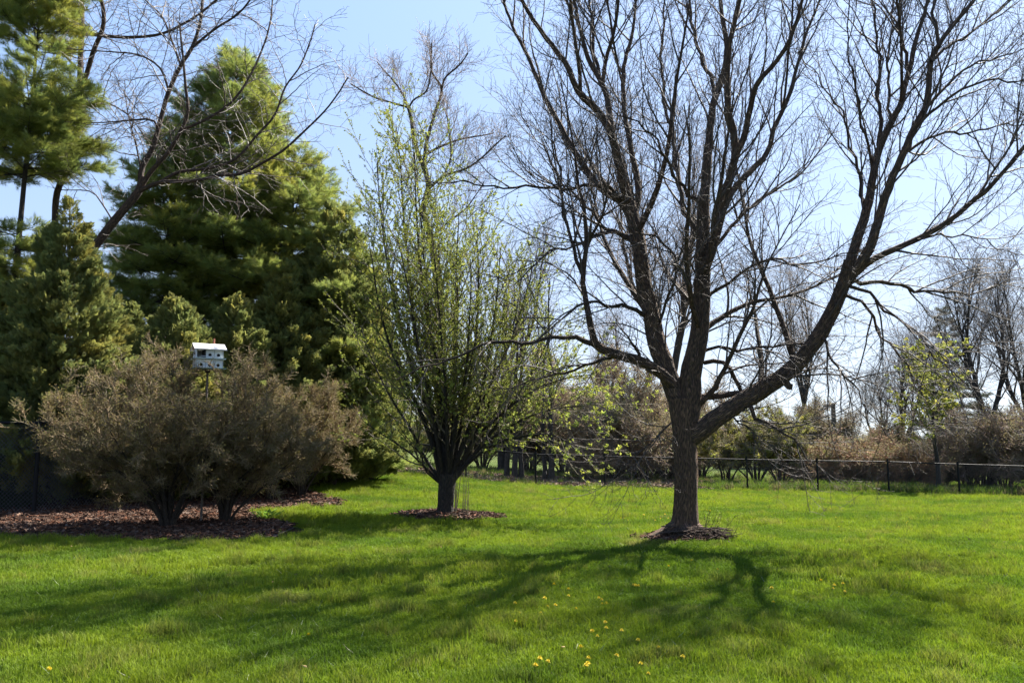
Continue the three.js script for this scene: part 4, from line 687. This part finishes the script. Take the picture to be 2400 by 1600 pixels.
another(b3, standing(2005, 37.8), 'low reddish brush left of the fence post by the round bush', 1.2, 1.0);
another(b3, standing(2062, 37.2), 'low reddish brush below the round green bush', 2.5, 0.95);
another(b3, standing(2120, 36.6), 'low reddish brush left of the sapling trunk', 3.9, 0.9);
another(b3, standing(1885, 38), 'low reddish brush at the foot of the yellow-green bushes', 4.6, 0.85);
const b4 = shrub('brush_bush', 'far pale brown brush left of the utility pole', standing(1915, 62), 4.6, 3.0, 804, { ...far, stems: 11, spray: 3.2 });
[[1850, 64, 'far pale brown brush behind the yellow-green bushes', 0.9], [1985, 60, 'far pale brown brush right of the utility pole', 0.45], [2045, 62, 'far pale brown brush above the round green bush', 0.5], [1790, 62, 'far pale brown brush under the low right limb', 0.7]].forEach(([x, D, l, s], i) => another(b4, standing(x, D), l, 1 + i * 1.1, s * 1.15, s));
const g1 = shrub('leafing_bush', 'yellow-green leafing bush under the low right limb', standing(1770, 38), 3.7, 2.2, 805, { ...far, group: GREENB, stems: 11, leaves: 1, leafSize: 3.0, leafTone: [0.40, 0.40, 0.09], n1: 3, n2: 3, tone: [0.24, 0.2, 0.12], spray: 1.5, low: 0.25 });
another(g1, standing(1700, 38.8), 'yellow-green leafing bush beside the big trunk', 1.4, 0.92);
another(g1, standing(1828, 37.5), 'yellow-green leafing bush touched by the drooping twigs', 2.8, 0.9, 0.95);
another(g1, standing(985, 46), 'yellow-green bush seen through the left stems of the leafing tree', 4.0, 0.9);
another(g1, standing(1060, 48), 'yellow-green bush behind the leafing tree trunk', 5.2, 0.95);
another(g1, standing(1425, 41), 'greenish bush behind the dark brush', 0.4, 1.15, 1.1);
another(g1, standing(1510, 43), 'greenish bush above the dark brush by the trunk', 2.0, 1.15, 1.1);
shrub('round_bush', 'round dense green bush left of the leafing sapling', standing(2085, 45), 2.9, 2.0, 806, { ...far, group: undefined, stems: 11, leaves: 1, leafSize: 2.6, leafTone: [0.24, 0.28, 0.07], n1: 5, n2: 5 });

{ // the leafing sapling on the fence line
  const base = standing(2193, 34.2), o = tree('sapling', 'yellow-green leafing sapling with a dark trunk at the right of the fence', base), rng = rngOf(901), list = new Copies(base);
  const G = { rng, wood: [0, 1, 2].map(() => new Wood()), levels: [{}, { per: 7, len: 2.9, ang: [0.5, 1.15], lift: 0.1, start: 0.28, fall: 0.6, rk: 0.009, tip: 0.006, seg: 0.25, wander: 0.25, up: 0.12, sides: 4 }, { per: 4, len: 0.8, ang: [0.4, 1], start: 0.2, fall: 0.4, rk: 0.008, tip: 0.004, seg: 0.2, wander: 0.3, up: 0.1, sides: 3 }],
    leaf(pts, rad, lv) { for (let k = 0; k < (lv === 2 ? 4 : 6); k++) { const a = along(pts, rad, 0.3 + 0.69 * rng()); list.add(a.p, norm([rng() - 0.5, 0.4, rng() - 0.5]), rng() * 6.28, 1.5 + rng() * 0.9, tint(rng, rng() < 0.6 ? [0.42, 0.42, 0.09] : [0.24, 0.27, 0.05], 0.25, 0.1)); } } };
  const W = new Wood(), tp = []; for (let k = 0; k <= 14; k++) tp.push([base[0] + 0.05 * Math.sin(k * 0.7), base[1] + 5.4 * k / 14 - (k ? 0 : 0.2), base[2]]); const tr = tp.map((_, i) => lerp(0.11, 0.012, i / 14)); W.tube(tp, tr, 10, 0.12); part('trunk', W.geometry(base), M.pear, o); sprout(G, tp, tr, 1);
  part('branches', G.wood[1].geometry(base), M.pearTwig, o, 'stuff'); part('twigs', G.wood[2].geometry(base), M.pearTwig, o, 'stuff'); list.mesh('leaves', BIGLEAVES, M.leaf, o); console.log('sapling', list.count);
}
{ // spruce far right
  const base = standing(2233, 50), H = at(2233, 728, 50)[1] - base[1]; pineTree('spruce_tree', 'dark pointed spruce behind the leafing sapling', base, H, (t) => 2.7 * Math.pow(1 - t, 0.8) + 0.12, 405, [0.075, 0.09, 0.065], { density: 4, size: 1.7, perWhorl: 5, whorls: Array.from({ length: 15 }, (_, i) => 1.5 + (H - 1.7) * Math.pow(i / 14, 0.9)) });
}
{ // utility pole
  const D = 50, b = standing(1957, D), top = at(1953, 946, D), o = thing('utility_pole', 'grey wooden utility pole in the distance behind the fence', 'pole', b), g = new Wood();
  g.tube([[b[0], b[1] - 0.3, b[2]], mixv(b, top, 0.5), top, [top[0], top[1] + 0.01, top[2]]], [0.16, 0.145, 0.125, 0.001], 14, 0.03); part('pole', g.geometry(b), bark(0.2, 0.19, 0.18, 0.01), o);
  const arm = new THREE.BoxGeometry(0.55, 0.11, 0.14); arm.translate(top[0] - b[0] - 0.32, top[1] - b[1] - 0.14, top[2] - b[2] + 0.08); part('arm', arm, twigWood(0.2, 0.15, 0.12), o);
}
// ------------------------------------------------------------------ chain link fences
function linkMesh(a, b, ya, yb, h, r, cell) { // crossing wires between two posts
  const W = new Wood(), len = Math.hypot(b[0] - a[0], b[1] - a[1]), pt = (s, y) => [lerp(a[0], b[0], s / len), lerp(ya, yb, s / len) + 0.04 + y, lerp(a[1], b[1], s / len)];
  const step = cell * 1.414; for (const dir of [1, -1]) for (let s = -h; s < len; s += step) { let s0 = dir > 0 ? s : s + h, y0 = 0, s1 = dir > 0 ? s + h : s, y1 = h; const clip = (S, e) => { const t = (e - s0) / (s1 - s0); return t; }; let t0 = 0, t1 = 1; for (const e of [0, len]) { const t = clip(0, e); if (e === 0) { if (s0 < 0) t0 = Math.max(t0, t); if (s1 < 0) t1 = Math.min(t1, t); } else { if (s0 > len) t0 = Math.max(t0, t); if (s1 > len) t1 = Math.min(t1, t); } } if (t1 - t0 < 0.02) continue; const A = pt(lerp(s0, s1, t0), lerp(y0, y1, t0)), B = pt(lerp(s0, s1, t1), lerp(y0, y1, t1)), z = dir * r * 0.6; A[2] += z; B[2] += z; W.tube([A, B], [r, r], 3); }
  return W;
}
function fence(name, label, posts, h, rPost, rRail, rWire, cell) {
  const base = [posts[0][0], ground(...posts[0]), posts[0][1]], o = thing(name, label, 'fence', base), ys = posts.map(([x, z]) => ground(x, z));
  posts.forEach(([x, z], i) => { const W = new Wood(); W.tube([[x, ys[i] - 0.25, z], [x, ys[i] + h * 0.5, z], [x, ys[i] + h - 0.02, z]], [rPost, rPost, rPost], 12); const C = new Wood(); C.tube([[x, ys[i] + h - 0.03, z], [x, ys[i] + h + 0.02, z], [x, ys[i] + h + 0.05, z], [x, ys[i] + h + 0.06, z]], [rPost * 1.25, rPost * 1.25, rPost * 0.8, 0.001], 12); part('cap', C.geometry(base), M.black, part('post', W.geometry(base), M.black, o)); });
  for (let i = 0; i < posts.length - 1; i++) {
    const [x0, z0] = posts[i], [x1, z1] = posts[i + 1], W = new Wood(); W.tube([[x0, ys[i] + h - 0.06, z0 + rPost * 0.2], [x1, ys[i + 1] + h - 0.06, z1 + rPost * 0.2]], [rRail, rRail], 12); part('top_rail', W.geometry(base), M.black, o);
    part('wire_panel', linkMesh([x0, z0], [x1, z1], ys[i], ys[i + 1], h - 0.1, rWire, cell).geometry(base), M.wire, o);
  }
  return o;
}
const FX = (px) => (px - 1200) / FOCAL * FENCE_D;
fence('chain_link_fence', 'long low black chain link fence across the back of the lawn', [600, 767, 930, 1093, 1255, 1415, 1580, 1745, 1908, 2072, 2235, 2398, 2560, 2723, 2886].map((x) => [FX(x) * 1.0, -FENCE_D]), 1.29, 0.037, 0.024, 0.0018, 0.06);
const oldWire = M.wire; M.wire = new THREE.MeshStandardMaterial({ color: new THREE.Color().setRGB(0.075, 0.075, 0.08), roughness: 0.3 });
fence('side_fence', 'tall black chain link fence at the left edge behind the mulch bed', [[-15.6, -17.3], [-12.9, -17.55], [-10.1, -17.8], [-9.15, -20.5], [-8.95, -23.6], [-8.8, -27], [-8.7, -30]], 1.98, 0.045, 0.03, 0.0048, 0.06); M.wire = oldWire;

// ------------------------------------------------------------------ bird house
{
  const foot = onGround(470, 1226), D = -foot[2], box = at(474, 866, D), base = foot, y0 = box[1] - base[1];
  const p = thing('bird_house_pole', 'thin grey pole carrying the bird house between the shrubs', 'pole', base), W = new Wood(); W.tube([[base[0], base[1] - 0.3, base[2]], [base[0] + 0.01, base[1] + y0 * 0.5, base[2]], [base[0], base[1] + y0, base[2]]], [0.022, 0.022, 0.02], 10); part('pole', W.geometry(base), twigWood(0.16, 0.13, 0.11), p);
  const collar = new THREE.CylinderGeometry(0.06, 0.05, 0.06, 14); collar.translate(0, y0 - 0.03, 0); part('collar', collar, M.black, p);
  const o = thing('bird_house', 'white two-storey bird house with round holes above the shrubs', 'bird house', [base[0], base[1] + y0 + 0.003, base[2]]); o.rotation.y = 0.54; o.scale.setScalar(0.87);
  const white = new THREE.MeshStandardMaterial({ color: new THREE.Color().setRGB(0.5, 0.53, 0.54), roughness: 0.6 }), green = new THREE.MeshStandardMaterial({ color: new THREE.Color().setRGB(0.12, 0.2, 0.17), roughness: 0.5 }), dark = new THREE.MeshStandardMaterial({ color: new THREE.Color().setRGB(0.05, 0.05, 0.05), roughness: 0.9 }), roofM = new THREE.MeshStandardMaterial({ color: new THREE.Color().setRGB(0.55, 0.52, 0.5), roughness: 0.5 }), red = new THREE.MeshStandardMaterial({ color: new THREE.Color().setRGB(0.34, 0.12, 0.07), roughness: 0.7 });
  const w = 0.58, d = 0.42, h = 0.2, B = (sx, sy, sz, x, y, z) => { const g = new THREE.BoxGeometry(sx, sy, sz); g.translate(x, y, z); return g; };
  part('floor_tray', B(w + 0.12, 0.022, d + 0.16, 0, 0.011, 0), green, o); part('porch_ledge', B(w + 0.1, 0.02, d + 0.14, 0, h + 0.034, 0), new THREE.MeshStandardMaterial({ color: new THREE.Color().setRGB(0.38, 0.46, 0.45), roughness: 0.5 }), o);
  for (const s of [-1, 1]) part('end_wall', B(0.012, h * 2 + 0.02, d, s * (w / 2 - 0.006), 0.024 + h + 0.008, 0), white, o);
  part('back_wall', B(w - 0.026, h * 2 + 0.02, 0.012, 0, 0.032 + h, -d / 2 + 0.008), white, o);
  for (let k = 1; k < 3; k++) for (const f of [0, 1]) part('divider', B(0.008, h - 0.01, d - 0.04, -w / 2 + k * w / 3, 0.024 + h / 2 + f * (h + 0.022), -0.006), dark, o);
  for (const f of [0, 1]) for (let k = 0; k < 3; k++) {
    if (f === 1 && k === 0) continue; // its door is missing
    const cw = (w - 0.03) / 3, sh = new THREE.Shape(); sh.moveTo(-cw / 2 + 0.004, 0); sh.lineTo(cw / 2 - 0.004, 0); sh.lineTo(cw / 2 - 0.004, h - 0.012); sh.lineTo(-cw / 2 + 0.004, h - 0.012); sh.closePath(); const hole = new THREE.Path(); hole.absarc(0.0, 0.062, 0.036, 0, 6.2832, true); sh.holes.push(hole);
    const g = new THREE.ExtrudeGeometry(sh, { depth: 0.008, bevelEnabled: false, curveSegments: 18 }); g.translate(-w / 2 + 0.015 + cw * (k + 0.5), 0.026 + f * (h + 0.024), d / 2 - 0.012); part('door', g, white, o);
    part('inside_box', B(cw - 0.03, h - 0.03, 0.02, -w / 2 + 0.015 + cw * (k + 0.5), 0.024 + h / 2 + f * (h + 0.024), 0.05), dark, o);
  }
  const top = 2 * h + 0.056, gable = new THREE.Shape(); gable.moveTo(-d / 2, 0); gable.lineTo(d / 2, 0); gable.lineTo(0, 0.115); gable.closePath();
  for (const s of [-1, 1]) { const g = new THREE.ExtrudeGeometry(gable, { depth: 0.012, bevelEnabled: false }); g.rotateY(Math.PI / 2); g.translate(s > 0 ? w / 2 - 0.012 : -w / 2, top - 0.006, 0); part('gable', g, s < 0 ? red : white, o); }
  for (const s of [1, -1]) { const len = Math.hypot(d / 2 + 0.07, 0.155), g = new THREE.BoxGeometry(w + 0.12, 0.014, len); g.rotateX(s * Math.atan2(0.155, d / 2 + 0.07)); g.translate(0, top + 0.05, s * (d / 4 + 0.033)); const r = part('roof_panel', g, roofM, o); const seam = new THREE.BoxGeometry(w + 0.124, 0.02, 0.012); seam.translate(0, top - 0.022, s * (d / 2 + 0.072)); part('eave_trim', seam, s > 0 ? roofM : red, r); }
  const fin = new THREE.CylinderGeometry(0.016, 0.02, 0.16, 10); fin.translate(0.12, top + 0.18, -0.02); part('finial', fin, red, o);
  const perch = new Wood(); perch.tube([[-w / 2 + 0.06, h + 0.05, d / 2 + 0.05], [-w / 2 + 0.07, h + 0.075, d / 2 + 0.07], [w / 2, h + 0.075, d / 2 + 0.07]], [0.005, 0.005, 0.005], 6); part('porch_rail', perch.geometry(), white, o);
}
// ------------------------------------------------------------------ fallen wood
function log(name, label, pts, r0, r1, mat, group, cat = 'log') { const b = pts[0], o = thing(name, label, cat, b, group), W = new Wood(), line = curve(pts, 0.15), rad = line.map((_, i) => lerp(r0, r1, i / (line.length - 1))); line.unshift(line[0]); rad.unshift(0.001); line.push(line.at(-1)); rad.push(0.001); W.tube(line, rad, 12, 0.12); part('wood', W.geometry(b), mat, o); return o; }
const lg = (px, D, h) => { const p = standing(px, D); return [p[0], p[1] + h, p[2]]; };
log('fallen_log', 'orange-brown log lying beyond the fence left of the big trunk', [lg(1470, 34.4, 0.12), lg(1500, 34.5, 0.13), lg(1522, 34.6, 0.16)], 0.12, 0.1, bark(0.26, 0.14, 0.075, 0.02), 'logs beyond the fence');
log('fallen_log', 'short log propped up beyond the fence close to the big trunk', [lg(1537, 34.3, 0.3), lg(1548, 34.5, 0.42), lg(1558, 34.8, 0.58)], 0.11, 0.1, bark(0.28, 0.16, 0.085, 0.02), 'logs beyond the fence');
log('fallen_log', 'thin curved branch lying beyond the fence below the logs', [lg(1515, 33.7, 0.08), lg(1545, 33.8, 0.2), lg(1562, 34, 0.34), lg(1580, 34.2, 0.5)], 0.07, 0.04, M.locust, 'logs beyond the fence');
{
  const m = bark(0.3, 0.17, 0.11, 0.02), m2 = bark(0.2, 0.14, 0.11, 0.015), g = (px, py, h) => { const p = onGround(px, py); return [p[0], p[1] + h, p[2]]; };
  log('root_piece', 'pale split wood piece lying left of the big trunk', [g(1480, 1262, 0.05), g(1498, 1260, 0.08), g(1516, 1256, 0.14)], 0.05, 0.045, m, 'wood at the foot of the big tree', 'wood');
  log('root_piece', 'flat bark strip running from the trunk base to the split wood', [g(1490, 1267, 0.04), g(1525, 1264, 0.06), g(1560, 1258, 0.09)], 0.04, 0.06, m, 'wood at the foot of the big tree', 'wood');
  log('stick', 'dark curled stick in the grass left of the big trunk', [g(1428, 1258, 0.04), g(1432, 1254, 0.09), g(1440, 1256, 0.1), g(1452, 1260, 0.05)], 0.02, 0.012, m2, null, 'stick');
  log('stick', 'thin bent pale twig standing in the lawn right of the big trunk', [g(1810, 1252, 0.06), g(1822, 1266, 0.12), g(1836, 1280, 0.12), g(1843, 1297, 0.03)], 0.009, 0.004, m2, null, 'stick');
  log('stick', 'brown stick lying in the lawn between the two trees', [g(1258, 1248, 0.05), g(1275, 1251, 0.07), g(1294, 1254, 0.05)], 0.022, 0.016, m2, null, 'stick');
  log('stick', 'small tan stick upright in the lawn at the left centre', [g(924, 1408, 0.02), g(926, 1412, 0.05), g(931, 1418, 0.03)], 0.016, 0.012, m, null, 'stick');
  // a brush pile at the trunk
  const c = g(1655, 1262, 0), o = thing('brush_pile', 'pile of cut twigs on the mulch right of the big trunk', 'brush pile', c), rng = rngOf(77), W = new Wood();
  for (let k = 0; k < 90; k++) { const a = (rng() - 0.5) * 1.1 + (rng() < 0.15 ? 1.2 : 0), l = 0.25 + rng() * 0.55, x = c[0] - 0.12 + (rng() - 0.5) * 0.75, z = c[2] + (rng() - 0.5) * 0.4, y = ground(x, z) + 0.03 + rng() * 0.13, d = [Math.cos(a), (rng() - 0.5) * 0.35, Math.sin(a)]; W.tube([[x - d[0] * l / 2, y - d[1] * l / 2, z - d[2] * l / 2], [x, y + 0.02, z], [x + d[0] * l / 2, y + d[1] * l / 2, z + d[2] * l / 2]], [0.009, 0.007, 0.003], 4); }
  part('twigs', W.geometry(c), m2, o, 'stuff');
  const sp = new Wood(), lf = new Copies(c), GG = { rng, wood: [0, 1, 2].map(() => sp), levels: [{ seg: 0.12, wander: 0.25, up: 0.3, tip: 0.003, sides: 4 }, { per: 5, len: 0.3, ang: [0.5, 1], start: 0.2, rk: 0.01, tip: 0.002, seg: 0.1, wander: 0.4, up: 0.3, sides: 3 }], leaf(pts, rad) { for (let k = 0; k < 2; k++) { const a = along(pts, rad, 0.3 + 0.69 * rng()); lf.add(a.p, [rng() - 0.5, 0.5, rng() - 0.5], rng() * 6.28, 0.5 + rng() * 0.4, tint(rng, [0.25, 0.32, 0.06], 0.2)); } } };
  for (let k = 0; k < 12; k++) { const x = c[0] + 0.05 + (rng() - 0.3) * 0.5, z = c[2] - 0.1 + (rng() - 0.5) * 0.4; grow(GG, [x, ground(x, z), z], norm([0.2 + 0.5 * rng(), 0.9, (rng() - 0.5) * 0.6]), 0.18 + 0.3 * rng(), 0.004, 0); }
  const s = thing('sprouts', 'wispy leafy sprouts growing beside the big trunk', 'plant', c); part('stems', sp.geometry(c), m2, s, 'stuff'); lf.mesh('leaves', LEAVES, M.leaf, s);
}
{ // low green plant at the edge of the bed
  const b = onGround(627, 1220), o = thing('leafy_plant', 'small bright green plant at the mulch bed edge', 'plant', b), rng = rngOf(78), tris = []; for (let k = 0; k < 46; k++) { const a = rng() * 6.28, r = 0.28 * Math.sqrt(rng()); leafShape(tris, [Math.cos(a) * r, 0.03 + 0.13 * rng(), Math.sin(a) * r * 0.7], [Math.cos(a), 0.5 + rng(), Math.sin(a)], [0, 1, 0.1], 0.1 + 0.05 * rng(), 0.06); } part('leaves', flatGeometry(tris), leafy(0.4, 0.9, 0.2, 0.33, 0.05), o, 'stuff');
  const W = new Wood(); for (let k = 0; k < 8; k++) { const a = k * 0.8; W.tube([[0, -0.02, 0], [Math.cos(a) * 0.1, 0.08, Math.sin(a) * 0.08], [Math.cos(a) * 0.2, 0.13, Math.sin(a) * 0.15]], [0.004, 0.003, 0.002], 4); } part('stems', W.geometry(), M.pearTwig, o, 'stuff');
}
// ------------------------------------------------------------------ dandelions
{
  const yellow = new THREE.MeshStandardMaterial({ color: new THREE.Color().setRGB(0.66, 0.52, 0.01), roughness: 0.7, side: THREE.DoubleSide }), stemM = leafy(0.3, 0.9, 0.2, 0.3, 0.06), rng = rngOf(55), tris = [];
  for (let ring = 0; ring < 4; ring++) for (let k = 0; k < 16; k++) { const a = (k + ring * 0.37) / 16 * 6.283, e = 0.12 + ring * 0.33 + rng() * 0.1; leafShape(tris, [Math.cos(a) * 0.003, 0.004 * ring, Math.sin(a) * 0.003], [Math.cos(a) * Math.cos(e), Math.sin(e), Math.sin(a) * Math.cos(e)], [0, 1, 0.01], 0.024 - ring * 0.0035, 0.008); }
  const head = flatGeometry(tris), W = new Wood(); W.tube([[0, -0.02, 0], [0.004, 0.035, 0.002], [0, 0.07, 0]], [0.0026, 0.0024, 0.0024], 6); W.tube([[0, 0.062, 0], [0, 0.069, 0], [0, 0.074, 0]], [0.003, 0.007, 0.008], 8); const stem = W.geometry();
  const clusters = [
    ['yellow dandelion in the loose group left of the branching shadow', 'dandelions left of the branching shadow', 1200, 1200, 1.96, [[130, 374], [193, 350], [260, 376], [260, 403], [150, 421], [14, 443], [35, 484], [200, 453], [132, 486], [18, 522], [295, 473], [400, 413], [413, 422], [434, 441], [415, 442], [163, 452], [560, 350], [570, 360], [582, 361], [318, 655]]],
    ['yellow dandelion in the shadow branches below the middle of the lawn', 'dandelions in the shadow branches', 1200, 1200, 1.96, [[430, 535], [434, 557], [369, 573], [393, 592], [505, 569], [580, 618]]],
    ['yellow dandelion near the bottom edge below the branching shadow', 'dandelions near the bottom edge', 1200, 1200, 1.96, [[675, 654], [481, 687], [785, 694], [593, 722], [352, 697], [350, 733], [341, 740], [627, 770], [128, 711], [165, 714], [109, 741]]],
    ['yellow dandelion in the cluster right of the branching shadow', 'dandelions right of the branching shadow', 1200, 1200, 1.96, [[1484, 354], [1478, 367], [1524, 350], [1531, 383]]],
    ['lone yellow dandelion close to the right side of the branching shadow', 'dandelions beside the branching shadow', 1200, 1200, 1.96, [[1195, 370], [1203, 432], [1420, 333]]],
    ['yellow dandelion in the grass just before the big trunk', 'dandelions before the big trunk', 1200, 1200, 1.96, [[720, 262], [826, 233], [945, 275]]],
    ['small yellow dandelion on the lawn behind the big trunk', 'dandelions behind the big trunk', 1400, 1150, 4.704, [[360, 262], [296, 305], [515, 278], [570, 262], [748, 268], [783, 320], [640, 335], [700, 310], [260, 310], [340, 330], [610, 300]]],
    ['small yellow dandelion on the sunny lawn right of the big trunk', 'dandelions right of the big trunk', 1400, 1150, 4.704, [[1150, 212], [1210, 225], [1245, 235], [1700, 322], [1740, 320], [1865, 290], [1400, 115], [1295, 125]]],
    ['small yellow dandelion far out on the right lawn', 'dandelions on the right lawn', 1600, 700, 2.614, [[940, 1345], [1385, 1370], [960, 1405], [908, 1290], [1375, 1383]]],
  ];
  const flower = (label, group, px, py) => { const p = onGround(px, py + 5), o = thing('dandelion', label, 'dandelion', p, group), a = part('stem', stem, stemM, o), h = part('flower_head', head, yellow, o); h.position.y = 0.072; h.rotation.set((rng() - 0.5) * 0.5, rng() * 6, (rng() - 0.5) * 0.5); const s = 0.7 + 0.3 * rng(); o.scale.setScalar(s); o.rotation.y = rng() * 6; };
  for (const [label, group, x0, y0, k, pts] of clusters) for (const [x, y] of pts) flower(label, pts.length > 1 ? group : null, x0 + x / k, y0 + y / k);
  flower('lone yellow dandelion on the lawn left of centre', null, 1415 / 1.96, 1200 + 592 / 1.96);
  flower('yellow dandelion in a dry patch at the bottom left corner', null, 222 / 1.96, 1200 + 748 / 1.96);
  flower('yellow dandelion in the shade at the centre of the lawn', null, 2272 / 1.96, 1200 + 385 / 1.96);
  flower('yellow dandelion at the front edge of the mulch bed', null, 1100 / 1.96, 1200 + 118 / 1.96);
}
if (false) { let tri = 0, ins = 0; const seen = new Set(); scene.traverse((o) => { if (o.isInstancedMesh) ins += o.count; else if (o.isMesh && !seen.has(o.geometry)) { seen.add(o.geometry); tri += (o.geometry.index ? o.geometry.index.count : o.geometry.attributes.position.count) / 3; } }); console.log('TOTAL', tri, ins); }
scene.traverse((o) => { if (o.isMesh) { o.castShadow = true; o.receiveShadow = true; } });
renderer.render(scene, camera);
